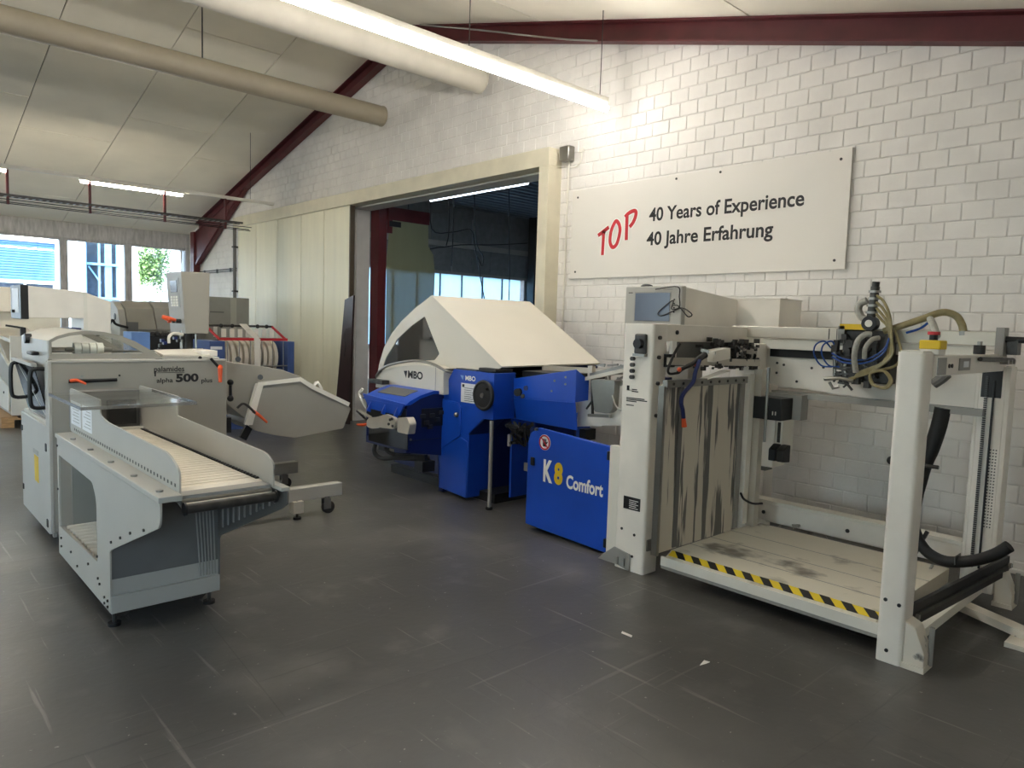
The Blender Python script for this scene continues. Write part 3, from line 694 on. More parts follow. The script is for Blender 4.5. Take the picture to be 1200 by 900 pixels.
bx = B('inlet_hood', 'dark_panel', cv, (.98, 4.98, .81), (1.35, 5.1, 1.04)); B('inlet_box', 'black', bx, (1.16, 4.94, .83), (1.32, 4.98, .98)); B('inlet_box', 'black', bx, (1.0, 4.95, .84), (1.05, 4.98, .88)); B('inlet_lip', 'off_white', bx, (.98, 4.9, .80), (1.35, 4.92, .815))
caster(cv, .95, 3.90, .13); caster(cv, 1.32, 3.90, .13); caster(cv, .95, 4.7, .13); caster(cv, 1.32, 4.7, .13)
foot(cv, .905, 3.80, .12); foot(cv, 1.36, 3.80, .12)

# ---------------------------------------------------------------- stacking machine behind it
pm = thing('stacking_machine', 'grey stacking machine with lettered front panel and clear arched hood', 'machine', (1.5, 5.8, 0))
Y5 = 5.3
B('front_panel', 'grey_paint', pm, (.912, Y5, .1), (2.03, Y5+.03, 1.207), .006)
B('panel_edge', 'grey_light', pm, (.912, Y5-.004, 1.2), (2.03, Y5+.05, 1.214), .003); B('panel_edge', 'grey_light', pm, (.905, Y5-.004, .1), (.925, Y5+.1, 1.207), .003)
B('body', 'grey_light', pm, (.96, Y5+.03, .1), (2.0, 6.36, 1.16)); B('plinth', 'black', pm, (1.0, Y5+.06, .0), (1.96, 6.3, .1))
d = B('side_door', 'grey_light', pm, (.912, 5.39, .07), (.945, 6.36, .78), .006)
for z in (.12, .62): B('hinge', 'black', d, (.9, 5.385, z), (.915, 5.42, z+.05))
for z in (.2, .64): B('latch', 'black', d, (.905, 6.3, z), (.914, 6.33, z+.04))
B('warning_sticker', 'yellow', d, (.910, 5.72, .35), (.9118, 5.86, .53)); B('warning_sticker', 'grey_shade', d, (.910, 5.72, .54), (.9118, 5.9, .57))
B('door_ledge', 'aluminium', pm, (.93, 5.42, .78), (.96, 6.34, .80))
B('door_stile', 'grey_shade', pm, (.925, 5.34, .06), (.945, 5.385, .8))
g = MB().slab([(.86, 5.5, 1.17), (.86, 6.25, 1.17), (.945, 6.25, .80), (.945, 5.5, .80)], (.006, 0, 0)).build('side_guard', 'smoked', pm)
MB().bar((.862, 5.48, 1.175), (.862, 6.27, 1.175), .03, .02).build('guard_edge', 'grey_light', g)
MB().bar((.87, 6.1, 1.15), (.945, 5.55, .82), .008, .02).build('guard_stay', 'aluminium', g)
for yy in (5.46, 6.2): MB().tube([(.93, yy, 1.15), (.86, yy, 1.15), (.835, yy, 1.11), (.835, yy, .94), (.86, yy, .90), (.93, yy, .90)], .013, 8, 4).build('handle', 'black', pm)
# arched hood
outer = px3('y', 5.34, [(57, 421), (57, 399), (66, 394), (80, 390), (100, 387.5), (122, 389), (140, 393), (158, 400), (176, 410), (192, 420)])
inner = px3('y', 5.34, [(60, 414.5), (60, 401), (68, 397), (82, 393.5), (100, 391.5), (120, 393), (134, 397), (148, 403), (160, 409), (168, 414)])
O2, I2 = [(p.x, p.z) for p in outer], [(p.x, p.z) for p in inner]
for ya, yb in ((5.335, 5.36), (6.3, 6.325)): MB().prism('y', O2, ya, yb, holes=[I2]).build('hood_frame', 'grey_paint', pm)
MB().prism('y', I2, 5.344, 5.35).build('hood_window', 'acrylic', pm)
for i in range(1, len(outer)-1):
    a, b = outer[i], outer[i+1]
    MB().slab([(a.x, 5.36, a.z), (b.x, 5.36, b.z), (b.x, 6.3, b.z), (a.x, 6.3, a.z)], (0, 0, -.008)).build('hood_sheet', 'grey_light' if i < 4 else 'acrylic', pm)
B('hood_end', 'grey_light', pm, (outer[1].x-.004, 5.36, 1.16), (outer[1].x+.02, 6.3, outer[1].z), .004)
MB().cyl((.93, 6.0, 1.33), (.89, 6.0, 1.33), .035, 14).build('knob', 'black', pm); B('latch_grip', 'black', pm, (.87, 5.62, 1.23), (.915, 5.8, 1.255), .008)
B('cross_bar', 'steel', pm, (.98, 5.7, 1.245), (1.7, 5.73, 1.26))
for i in range(4):
    x = 1.10+i*.045; MB().cyl((x, 5.55, 1.275), (x+.038, 5.55, 1.275), .045, 16).build('feed_roller', 'off_white', pm)
MB().cyl((1.05, 5.55, 1.275), (1.33, 5.55, 1.275), .012, 8).build('roller_shaft', 'steel', pm)
# slot, levers, lettering
MB().tube(px3('y', Y5-.001, [(80.5, 447), (137, 445)]), .012, 10).build('slot', 'black', pm)
MB().tube([at('y', Y5-.02, 83, 446), at('y', Y5-.05, 90, 445.5), at('y', Y5-.07, 101, 450)], [.012, .01, .007], 8).build('lever', 'orange', pm)
MB().cyl(at('y', Y5, 140, 440), at('y', Y5-.01, 140, 440), .007, 8).build('knob', 'black', pm); MB().cyl(at('y', Y5, 96, 441), at('y', Y5-.01, 96, 441), .008, 8).build('knob', 'steel', pm)
a = at('y', Y5, 180.5, 437.8); text('palamides', (a.x, Y5, a.z), .20, .05, (1, 0, 0), UP, 'ink', pm, bold=.012)
a = at('y', Y5, 181, 436.8); B('rule', 'ink', pm, (a.x+.012, Y5-.0015, a.z-.002), (a.x+.198, Y5, a.z+.001)); B('rule', 'ink', pm, (a.x, Y5-.0015, a.z-.025), (a.x+.009, Y5, a.z+.012))
a = at('y', Y5, 183.5, 450.3); text('alpha', (a.x, Y5, a.z), .107, .042, (1, 0, 0), UP, 'ink', pm, bold=.016)
a = at('y', Y5, 206, 448); text('500', (a.x, Y5, a.z), .155, .060, (1, 0, 0), UP, 'ink', pm, bold=.04)
a = at('y', Y5, 236, 450.0); text('plus', (a.x, Y5, a.z), .077, .042, (1, 0, 0), UP, 'ink', pm, bold=.016)
MB().tube([at('y', Y5-.02, 258, 430), at('y', Y5-.05, 258, 432), at('y', Y5-.05, 258, 448)], [.018, .016, .012], 10).build('lever', 'orange', pm)
MB().tube([at('y', Y5-.02, 257, 431), at('y', Y5-.01, 247, 420)], .01, 8).build('lever', 'black', pm)
# deck, control head on its column
B('deck', 'grey_light', pm, (1.6, 5.36, 1.207), (2.0, 6.3, 1.225), .004)
MB().slab([(1.62, 5.4, 1.232), (1.95, 5.4, 1.228), (2.0, 5.7, 1.262), (1.66, 5.75, 1.25)], (0, 0, .012)).build('cover_flap', 'hood', pm)
B('deck_box', 'feeder', pm, (1.9, 5.45, 1.226), (2.02, 5.7, 1.27), .004)
MB().cyl((1.86, 5.36, 1.222), (1.86, 5.352, 1.222), .012, 10).build('knob', 'black', pm)
c = at('y', 6.05, 222, 400)
MB().cyl((c.x, 6.12, 1.2), (c.x, 6.12, 1.40), .05, 16).build('column', 'dark_steel', pm)
for dx in (-.05, .06): MB().cyl((c.x+dx, 6.08, 1.2), (c.x+dx, 6.08, 1.40), .01, 8).build('stay', 'steel', pm)
hd = [at('y', 6.0, *p) for p in ((212, 318), (246, 319.5), (245, 391.5), (217.5, 391))]
q = MB(); back = [(v.x, 6.36, v.z) for v in hd]
ctl = q.add([tuple(v) for v in hd]+[(1.935+(v.x-hd[0].x), 6.36, v.z) for v in hd], [(0, 1, 2, 3), (7, 6, 5, 4), (0, 4, 5, 1), (1, 5, 6, 2), (2, 6, 7, 3), (3, 7, 4, 0)]).build('control_head', 'grey_paint', pm, .006)
def facept(u, v, o=.0): # u along depth 0..1, v down 0..1 on the keypad side of the head
    a = V(hd[0]).lerp(V(hd[3]), v); return V((a.x-o, 6.0+.36*u, a.z))
MB().slab([facept(.18, .1), facept(.82, .1), facept(.82, .58), facept(.18, .58)], (-.004, 0, 0)).build('keypad', 'grey_shade', ctl)
MB().slab([facept(.3, .14, .005), facept(.72, .14, .005), facept(.72, .33, .005), facept(.3, .33, .005)], (-.003, 0, 0)).build('display', 'screen', ctl)
for i in range(4):
    for j in range(3): p = facept(.3+j*.17, .39+i*.045, .004); B('key', 'off_white', ctl, (p.x-.004, p.y, p.z-.018), (p.x, p.y+.04, p.z))
for u, m_ in ((.25, 'black'), (.5, 'black'), (.8, 'orange')): p = facept(u, .8, .0); MB().cyl(p, p-V((.04, 0, 0)), .018, 12).build('button', m_, ctl)
MB().tube([at('y', 6.0, 205, 375), at('y', 5.95, 196, 373), at('y', 5.95, 190, 371)], [.012, .02, .014], 10).build('warning_lamp', 'orange', pm)
MB().tube([at('y', 6.0, 214, 392), at('y', 5.95, 203, 391), at('y', 5.9, 198, 395), at('y', 5.9, 198, 402)], .012, 8, 4).build('cable', 'off_white', pm)
for i, p in enumerate([(205, 396), (209, 399), (213, 396), (193, 402), (188, 405), (187, 410), (190, 399)]): a = at('y', 5.9, *p); B('fitting', 'black' if i % 3 else 'blue_dark', pm, a-V((.012, .02, .012)), a+V((.012, .02, .012)))
# folding arm reaching towards the blue machine
MB().prism('y', [(p.x, p.z) for p in px3('y', 5.75, [(254, 421), (275, 425), (300, 428), (330, 433), (352, 441), (385, 462), (345, 480), (296, 498), (266, 474)])], 5.75, 6.2).build('arm_link', 'grey_paint', pm, .006)
ar = MB().prism('y', round_poly([(p.x, p.z) for p in px3('y', 5.66, [(290, 498), (303, 452), (309, 447), (352, 446), (364, 454), (408, 475), (411, 479), (402, 502), (346, 513), (322, 510), (300, 505)])], .012), 5.66, 6.1).build('fold_arm', 'grey_paint', pm, .008)
MB().ribbon(px3('y', 5.655, [(289, 498), (304, 450), (352, 444.5), (366, 453.5), (409, 474)]), .035, (0, -1, 0), .006).build('arm_edge', 'off_white', ar)
MB().slab(px3('y', 5.655, [(288, 498), (296, 498), (309, 450), (302, 450)]), (0, .05, 0)).build('arm_end', 'off_white', ar)
MB().tube([at('y', 5.64, 297, 482), at('y', 5.6, 303, 486), at('y', 5.6, 313, 495)], [.014, .013, .009], 8).build('lever', 'orange', ar)
MB().tube(px3('y', 5.6, [(278, 478), (285, 473), (292, 477), (299, 484)]), .01, 8, 4).build('hose', 'dark_steel', pm)
MB().bar(at('y', 5.7, 297, 490), at('y', 5.7, 284, 514), .03, .06).build('strut', 'black', pm)
MB().tube([at('y', 5.72, 270, 447), at('y', 5.68, 270, 450), at('y', 5.68, 270, 467), at('y', 5.72, 270, 469)], .012, 8).build('lever', 'black', pm)
for p in ((270, 448), (270, 467)): MB().sph(at('y', 5.67, *p), .025).build('lever_knob', 'black', pm)
for p in ((279, 421), (305, 442)): MB().cyl(at('y', 5.72, *p), at('y', 5.66, *p), .022, 10).build('knob', 'dark_steel', pm)
MB().tube(px3('y', 5.75, [(366, 455), (372, 448), (378, 462), (372, 466)]), .015, 8, 3).build('clamp', 'off_white', ar)
B('dark_gap', 'black', pm, (2.0, 5.7, .60), (2.22, 6.2, .72))  # black box fills in the darkness of the gap below the arm
# outrigger legs
for y, x1 in ((5.08, 2.85), (6.05, 2.95)):
    B('outrigger', 'grey_light', pm, (1.45, y-.04, .13), (x1, y+.04, .235), .008)
    caster(pm, x1-.13, y-.02, .14, .05)
B('outrigger_post', 'grey_paint', pm, (1.45, 5.05, .13), (1.55, 6.1, .22))
B('foot_block', 'aluminium', pm, (2.42, 5.0, .05), (2.50, 5.08, .14)); foot(pm, 2.46, 5.03, .14)

# ---------------------------------------------------------------- folding machine with cream hood
fm = thing('folding_machine', 'blue folding machine under a cream peaked hood with a window', 'machine', (4.5, 5.2, 0))
HX0, HX1 = 3.95, 5.2
prof = [(4.41, 1.185), (5.385, 1.772), (5.41, 1.775), (5.46, 1.75), (5.66, 1.66), (5.89, 1.53), (6.06, 1.40), (6.19, 1.26), (6.28, 1.08), (6.32, .88), (5.2, .86), (4.86, .86)]
win = round_poly([(5.50, 1.585), (5.26, 1.245), (5.33, 1.185), (5.75, 1.15), (6.20, 1.075), (6.155, 1.16), (5.95, 1.36), (5.72, 1.49)], .015, 3)
MB().prism('x', prof, HX0, HX0+.02, holes=[win]).build('hood_front', 'hood', fm)
MB().prism('x', win, HX0+.008, HX0+.013).build('hood_window', 'hood_glass', fm)
MB().slab([(HX0-.006, 4.400, 1.186), (HX1, 4.400, 1.196), (HX1, 5.388, 1.778), (HX0-.006, 5.388, 1.778)], (0, .008, -.014)).build('hood_roof', 'hood', fm)
for a, b in zip(prof[1:9], prof[2:10]):
    MB().slab([(HX0+.001, a[0], a[1]), (HX1, a[0], a[1]), (HX1, b[0], b[1]), (HX0+.001, b[0], b[1])], (0, -.012, -.016)).build('hood_skin', 'hood', fm)
MB().prism('x', [(4.43, 1.17), (5.385, 1.75), (5.66, 1.64), (6.05, 1.38), (6.3, .9), (4.5, .9)], HX1-.02, HX1).build('hood_back', 'blue_dark', fm)
# inside of the hood seen through the window; blue plates stand in for reflections
q = MB()
for i in range(9): q.cyl((4.05+.03*i, 5.2+i*.11, .98+.04*(i % 3)), (5.1, 5.2+i*.11, .98+.04*(i % 3)), .04, 12)
q.build('fold_rollers', 'dark_steel', fm)
B('reflection_plate', 'ext_blue', fm, (4.06, 5.28, .98), (4.08, 5.62, 1.30)); B('reflection_plate', 'ext_blue', fm, (4.16, 5.55, .95), (4.18, 6.2, 1.2)); MB().bar((4.02, 5.35, 1.45), (4.02, 6.05, 1.02), .02, .03).build('inner_bar', 'steel', fm)
MB().bar((4.1, 5.9, 1.38), (4.3, 5.3, 1.1), .02, .03).build('inner_bar', 'aluminium', fm)
# cowl with logo and grip rail
MB().prism('x', [(4.99, .90), (6.10, .87), (6.08, 1.0), (5.92, 1.07), (5.6, 1.125), (5.34, 1.15), (5.14, 1.14), (5.0, 1.10)], 3.80, 3.945).build('cowl', 'hood', fm, .008)
B('cowl_seam', 'grey_shade', fm, (3.7985, 5.105, .91), (3.80, 5.111, 1.135))
rail = [(3.88, 6.12, .95), (3.80, 6.08, .985), (3.775, 5.9, 1.085), (3.77, 5.61, 1.15), (3.77, 5.34, 1.18), (3.775, 5.12, 1.162), (3.79, 4.96, 1.118), (3.84, 4.93, 1.10)]
MB().tube(rail, .013, 10, 5).build('grip_rail', 'steel', fm)
for p in ((3.80, 6.0, 1.03), (3.79, 4.98, 1.12)): MB().cyl(p, (3.95, p[1], p[2]), .012, 8).build('rail_bracket', 'dark_steel', fm)
text('MBO', (3.7995, 5.535, 1.008), .235, .072, RIGHT, UP, 'ink', fm, bold=.035)
MB().slab([(3.7995, 5.605, 1.07), (3.7995, 5.55, 1.075), (3.7995, 5.565, 1.005)], (-.0015, 0, 0)).build('emblem', 'ink', fm)
# blue front column with hand wheel
FX = 3.86
fp = [(4.90, 1.13), (4.39, 1.13), (4.39, .745), (4.49, .742), (4.68, .59), (4.69, .02), (5.07, .04), (5.10, .25), (5.07, .37), (4.83, .52), (4.82, .86), (5.06, .92)]
MB().prism('x', round_poly([(5.10, .90), (4.925, 1.13), (4.39, 1.13), (4.39, .745), (4.50, .742), (4.69, .585), (4.70, .03), (5.10, .05), (5.12, .25), (5.09, .40)], .006), FX, FX+.24).build('front_column', 'blue', fm, .005)
MB().prism('x', [(5.06, .86), (4.84, .845), (4.80, .80), (4.80, .56), (5.08, .40)], FX-.016, FX-.002).build('side_door', 'blue', fm, .005)
MB().prism('x', [(5.11, .40), (4.80, .55), (4.70, .52), (4.70, .03), (5.05, .05), (5.11, .25)], FX-.012, FX-.001).build('lower_door', 'blue', fm, .008)
for y, z in ((4.86, .83),): MB().sph((FX-.03, 4.84, .74), .022).build('knob', 'steel', fm)
B('top_pad', 'black', fm, (FX+.02, 4.40, 1.13), (FX+.22, 4.62, 1.165), .01); B('top_pad', 'dark_steel', fm, (FX+.02, 4.64, 1.13), (FX+.22, 4.92, 1.14))
wc = at('x', FX-.04, 566.5, 463.5)
q = MB(); q.tube([(FX-.04, wc.y+.112*math.cos(a*.2618), wc.z+.112*math.sin(a*.2618)) for a in range(24)], .017, 8, 1, True); q.cyl((FX-.05, wc.y, wc.z), (FX-.03, wc.y, wc.z), .105, 24)
hw = q.build('hand_wheel', 'black', fm); MB().cyl((FX-.062, wc.y, wc.z), (FX, wc.y, wc.z), .02, 12).build('hub', 'steel', hw); MB().cyl((FX-.075, wc.y-.06, wc.z+.06), (FX-.05, wc.y-.06, wc.z+.06), .012, 8).build('crank_pin', 'black', hw)
B('notice', 'label_white', fm, (FX-.0025, 4.56, .855), (FX-.001, 4.815, 1.02))
q = MB()
for i in range(7): q.box((FX-.0032, 4.80-.03, .87+i*.018), (FX-.0026, 4.63+.02*(i % 3), .874+i*.018))
q.box((FX-.0032, 4.77, .985), (FX-.0026, 4.80, 1.01)); q.build('small_print', 'ink', fm, kind='stuff')
text('MBO', (FX-.001, 4.76, 1.045), .135, .042, RIGHT, UP, 'white', fm, bold=.03)
MB().slab([(FX-.001, 4.83, 1.085), (FX-.001, 4.785, 1.083), (FX-.001, 4.795, 1.045)], (-.0015, 0, 0)).build('emblem', 'blue_light', fm)
# register unit hanging out at the far end
un = [(3.47, .41), (3.47, .80), (3.50, .842), (3.60, .888), (3.74, .922), (3.90, .912), (3.90, .34)]
for y in (5.06, 5.70): MB().prism('y', un, y, y+.015).build('unit_side', 'blue_dark', fm)
MB().prism('y', [(3.44, .815), (3.49, .852), (3.60, .898), (3.74, .932), (3.92, .922), (3.92, .90), (3.74, .905), (3.6, .87), (3.5, .82)], 5.05, 5.74).build('unit_cover', 'blue', fm)
MB().slab([(3.54, 5.2, .876), (3.54, 5.64, .876), (3.68, 5.64, .921), (3.68, 5.2, .921)], (0, 0, .004)).build('cover_inlay', 'dark_panel', fm)
MB().slab([(3.44, 5.06, .83), (3.44, 5.74, .86), (3.45, 5.64, .73), (3.45, 5.15, .72)], (.02, 0, 0)).build('unit_front', 'blue', fm, .003)
for y in (5.16, 5.36, 5.60): MB().prism('y', [(3.445, .80), (3.405, .72), (3.445, .70)], y, y+.012).build('gusset', 'blue', fm)
MB().prism('y', [(3.47, .41), (3.9, .34), (3.9, .46), (3.47, .47)], 5.075, 5.70).build('unit_base', 'blue_dark', fm); B('unit_back', 'blue_dark', fm, (3.72, 5.075, .46), (3.9, 5.70, .88)); B('unit_gap', 'black', fm, (3.47, 5.08, .60), (3.5, 5.69, .78))
B('clear_guard', 'smoked', fm, (3.44, 5.0, .44), (3.446, 5.62, .60)); B('guard_plate', 'blue_grey', fm, (3.452, 5.03, .445), (3.462, 5.60, .59)); B('inner_block', 'steel', fm, (3.447, 5.3, .5), (3.452, 5.34, .57))
MB().prism('x', round_poly([(5.55, .635), (5.54, .58), (5.44, .575), (5.34, .60), (5.10, .615), (5.09, .71), (5.24, .73), (5.33, .70), (5.42, .68), (5.5, .67)], .03), 3.37, 3.40).build('side_lever', 'aluminium', fm)
for y, z in ((5.13, .70), (5.12, .64), (5.18, .65), (5.16, .69)): MB().cyl((3.37, y, z), (3.36, y, z), .012, 10).build('bolt', 'dark_steel', fm)
B('lever_mount', 'dark_steel', fm, (3.40, 5.2, .62), (3.47, 5.3, .70))
MB().prism('x', round_poly([(5.04, .60), (4.88, .60), (4.86, .69), (4.90, .74), (5.04, .72)], .015), 3.36, 3.43).build('sensor_block', 'aluminium', fm, .004); B('sensor_arm', 'dark_steel', fm, (3.43, 4.98, .62), (3.50, 5.06, .70))
for z in (.52, .58, .64, .70): MB().cyl((3.51, 5.06, z), (3.51, 5.05, z), .010, 8).build('bolt', 'steel', fm)
B('side_slot', 'black', fm, (3.62, 5.05, .62), (3.86, 5.061, .78))
for i, (x, z) in enumerate(((3.64, .64), (3.70, .70), (3.76, .66), (3.68, .60), (3.80, .72), (3.60, .70))): B('shaft_block', 'dark_steel', fm, (x, 5.035, z), (x+.05, 5.05, z+.035))
B('side_seam', 'black', fm, (3.5, 5.056, .505), (3.88, 5.061, .51))
MB().tube([(3.50, 5.59, .43), (3.49, 5.60, .33), (3.50, 5.50, .29), (3.50, 5.28, .325), (3.55, 5.05, .35), (3.66, 4.98, .36)], .02, 10, 5).build('hose', 'black_rubber', fm)
MB().tube([(3.50, 5.42, .43), (3.49, 5.40, .38), (3.51, 5.30, .355), (3.55, 5.12, .37)], .018, 10, 5).build('hose', 'black_rubber', fm)
MB().bar((3.5, 5.25, .345), (3.6, 4.95, .37), .05, .05).build('hose_sleeve', 'black', fm); B('hose_block', 'black', fm, (3.55, 4.93, .25), (3.68, 5.05, .34)); B('hose_block', 'black', fm, (3.5, 5.46, .36), (3.56, 5.55, .42))
MB().tube([(3.42, 5.58, .60), (3.40, 5.66, .58), (3.39, 5.74, .575)], [.012, .014, .01], 8).build('lever', 'orange', fm)
MB().bar((3.42, 5.56, .66), (3.44, 5.80, .70), .03, .012).build('arm', 'aluminium', fm)
for k in range(3): MB().bar((3.42, 5.62+k*.05, .62+.02*k), (3.43, 5.72+k*.05, .66+.015*k), .01, .012).build('link_bar', 'dark_steel', fm)
MB().tube([(3.45, 5.75, .90), (3.43, 5.78, .85), (3.45, 5.75, .78), (3.48, 5.73, .72)], .014, 8, 4).build('hose', 'off_white', fm)
B('rail_clamp', 'dark_steel', fm, (3.70, 5.82, .925), (3.78, 6.06, .965))
# frame below and register guard towards the feeder
B('frame_side', 'blue', fm, (4.1, 4.41, .06), (5.1, 4.43, .74)); B('frame_core', 'blue_dark', fm, (4.1, 4.7, .08), (5.15, 6.2, .9)); B('frame_foot', 'black', fm, (4.0, 4.5, 0), (5.1, 6.1, .08))
B('leg', 'grey_shade', fm, (3.835, 4.375, .02), (3.855, 4.40, .74)); foot(fm, 3.845, 4.39, .05)
B('leg', 'blue_dark', fm, (3.9, 5.10, 0), (3.96, 5.16, .4))
MB().slab([(3.86, 4.69, .58), (3.86, 4.50, .735), (4.1, 4.50, .735), (4.1, 4.69, .58)], (0, .01, .01)).build('chamfer', 'blue_dark', fm)

# ---------------------------------------------------------------- pile feeder
pf = thing('pile_feeder', 'cream steel pile feeder frame with a striped platform and suction head', 'machine', (4.2, 2.0, 0))
# left column with hinged blue door
MB().prism('z', round_poly([(3.575, 2.615), (3.725, 2.615), (3.725, 2.845), (3.575, 2.845)], .022), 0.0, 1.563).build('column', 'feeder', pf, .004)
B('door_post', 'off_white', pf, (3.66, 2.845, .03), (3.71, 2.985, .76), .004)
dp = [(2.985, .02), (3.79, .045), (3.785, .67), (3.765, .735), (3.68, .785), (2.985, .745)]
kd = MB().prism('x', dp, 3.685, 3.715).build('cabinet_door', 'blue', pf, .004)
B('cabinet', 'blue_dark', pf, (3.715, 3.0, .03), (4.1, 3.76, .56))
for z in (.06, .655): B('hinge', 'black', kd, (3.665, 2.965, z), (3.687, 3.015, z+.06), .004)
B('door_latch', 'black', kd, (3.668, 3.71, .50), (3.685, 3.74, .56), .004); MB().cyl((3.68, 3.69, .775), (3.66, 3.69, .775), .012, 8).build('bolt', 'steel', kd)
KX = 3.6845
pk = at('x', KX, 636.5, 564); text('K', (KX, pk.y, pk.z), .092, .165, RIGHT, UP, 'white', kd, bold=.045, name='letter')
pk = at('x', KX, 649, 567); text('8', (KX, pk.y, pk.z), .085, .162, RIGHT, UP, 'yellow', kd, bold=.05, name='letter')
p0 = at('x', KX, 663.5, 573); p1 = at('x', KX, 706.5, 582); text('Comfort', (KX, p0.y, (p0.z+p1.z)/2), p0.y-p1.y, .098, RIGHT, UP, 'white', kd, bold=.03)
pc = at('x', KX, 638.5, 518.5)
MB().cyl((KX, pc.y, pc.z), (KX-.002, pc.y, pc.z), .058, 28).build('sticker', 'white', kd)
MB().tube([(KX-.003, pc.y+.05*math.cos(a*.2618), pc.z+.05*math.sin(a*.2618)) for a in range(24)], .0055, 6, 1, True).build('sticker_ring', 'red', kd)
q = MB().slab([(KX-.003, pc.y+.016, pc.z-.03), (KX-.003, pc.y-.016, pc.z-.03), (KX-.003, pc.y-.02, pc.z), (KX-.003, pc.y+.016, pc.z)], (-.001, 0, 0))
for i in range(4): q.slab([(KX-.003, pc.y+.016-i*.009, pc.z), (KX-.003, pc.y+.010-i*.009, pc.z), (KX-.003, pc.y+.010-i*.009, pc.z+.026), (KX-.003, pc.y+.016-i*.009, pc.z+.026)], (-.001, 0, 0))
q.slab([(KX-.003, pc.y-.018, pc.z-.012), (KX-.003, pc.y-.033, pc.z+.006), (KX-.003, pc.y-.027, pc.z+.01), (KX-.003, pc.y-.016, pc.z)], (-.001, 0, 0)); q.build('sticker_hand', 'ink', kd)
MB().ribbon([(KX-.0045, pc.y+.035, pc.z+.035), (KX-.0045, pc.y-.035, pc.z-.035)], .009, (-1, 0, 0), .001).build('sticker_bar', 'red', kd)
# switch, buttons, print on the column
CX = 3.574
B('switch_plate', 'dark_steel', pf, (CX-.02, 2.655, 1.375), (CX, 2.745, 1.50), .02); MB().cyl((CX-.05, 2.70, 1.44), (CX-.02, 2.70, 1.44), .03, 14).build('main_switch', 'black', pf); B('padlock_bar', 'steel', pf, (CX-.03, 2.655, 1.362), (CX, 2.745, 1.378))
for i in range(4): MB().cyl((CX-.025, 2.755, 1.345-i*.038), (CX, 2.755, 1.345-i*.038), .013, 10).build('button', 'dark_steel', pf)
q = MB()
for i, (a, b) in enumerate(((2.80, 2.78), (2.76, 2.72), (2.76, 2.71), (2.80, 2.66), (2.80, 2.64), (2.80, 2.72), (2.80, 2.74))):
    z = (1.145, 1.15, 1.138, 1.095, 1.085, 1.075, 1.05)[i]; q.box((CX-.0008, a, z), (CX, b, z+.006 if i else z+.03))
q.build('small_print', 'ink', pf, kind='stuff')
B('type_plate', 'black', pf, (CX-.002, 2.655, .395), (CX, 2.785, .475)); q = MB()
for i in range(5): q.box((CX-.0028, 2.67+.015*(i % 2), .405+i*.012), (CX-.0021, 2.74, .409+i*.012))
q.build('small_print', 'white', pf, kind='stuff')
for y, z in ((2.79, .26), (2.69, .24), (2.70, .10)): MB().cyl((CX-.004, y, z), (CX, y, z), .009, 8).build('screw', 'dark_steel', pf)
MB().prism('x', [(2.97, .02), (2.80, .02), (2.71, .0), (2.71, .11), (2.84, .13), (2.93, .06)], CX-.012, CX).build('foot_bracket', 'grey_shade', pf, .004)
for y in (2.80, 2.75): MB().cyl((CX-.02, y, .03), (CX-.02, y, .075), .007, 8).build('bolt', 'steel', pf)
B('tape', 'steel', pf, (3.6, 2.606, .15), (3.72, 2.616, .22))
for z in (1.48, 1.36, 1.2, 1.0): MB().cyl((3.63, 2.616, z), (3.63, 2.60, z), .012, 8).build('bolt', 'dark_steel', pf)
# top beams and rear frame
B('side_beam', 'feeder', pf, (3.72, 2.64, 1.455), (4.74, 2.72, 1.565), .005); MB().cyl((3.85, 2.64, 1.515), (3.85, 2.632, 1.515), .014, 10).build('plug', 'black', pf)
RX = 4.72
B('rear_rail', 'aluminium', pf, (RX, 1.12, 1.495), (RX+.07, 2.76, 1.575), .004); B('rail_joint', 'dark_steel', pf, (RX-.002, 2.052, 1.50), (RX, 2.058, 1.57)); B('rail_joint', 'dark_steel', pf, (RX-.002, 2.002, 1.50), (RX, 2.006, 1.57))
B('rear_ledge', 'off_white', pf, (RX+.02, 1.2, 1.42), (RX+.15, 2.60, 1.49), .004); B('rear_slot', 'black', pf, (RX+.08, 1.25, 1.365), (RX+.1, 2.5, 1.42))
MB().prism('x', round_poly([(1.16, 1.10), (2.44, 1.16), (2.66, 1.20), (2.66, 1.42), (1.16, 1.40)], .01), RX+.1, RX+.13).build('rear_sheet', 'feeder', pf)
B('sheet_lip', 'grey_shade', pf, (RX+.02, 1.16, 1.09), (RX+.1, 2.44, 1.13))
for y, z in ((2.45, 1.32), (2.45, 1.25), (2.40, 1.31), (2.2, 1.3), (2.12, 1.31), (2.3, 1.2), (1.5, 1.25)): MB().cyl((RX+.1, y, z), (RX+.095, y, z), .009, 8).build('screw', 'dark_steel', pf)
B('rear_column', 'feeder', pf, (4.62, 2.50, .16), (4.76, 2.66, 1.455), .005); B('guide_rail', 'aluminium', pf, (4.52, 2.40, .2), (4.58, 2.46, 1.28)); B('guide_rail', 'off_white', pf, (4.44, 2.44, .22), (4.50, 2.5, 1.25))
B('rear_beam', 'feeder', pf, (4.85, 1.22, .165), (4.93, 2.70, .30), .006); B('beam_cap', 'off_white', pf, (4.84, 1.22, .30), (4.95, 2.70, .322))
for y in (2.5, 1.9): MB().cyl((4.85, y, .23), (4.845, y, .23), .014, 8).build('plug', 'dark_steel', pf)
MB().cyl((4.49, 2.34, .8), (4.49, 2.34, 1.3), .01, 8).build('guide_rod', 'steel', pf)
B('rear_plate', 'feeder', pf, (4.86, 2.60, .0), (4.93, 2.70, .165)); B('rear_plate', 'off_white', pf, (4.6, 2.44, .05), (4.76, 2.66, .2))
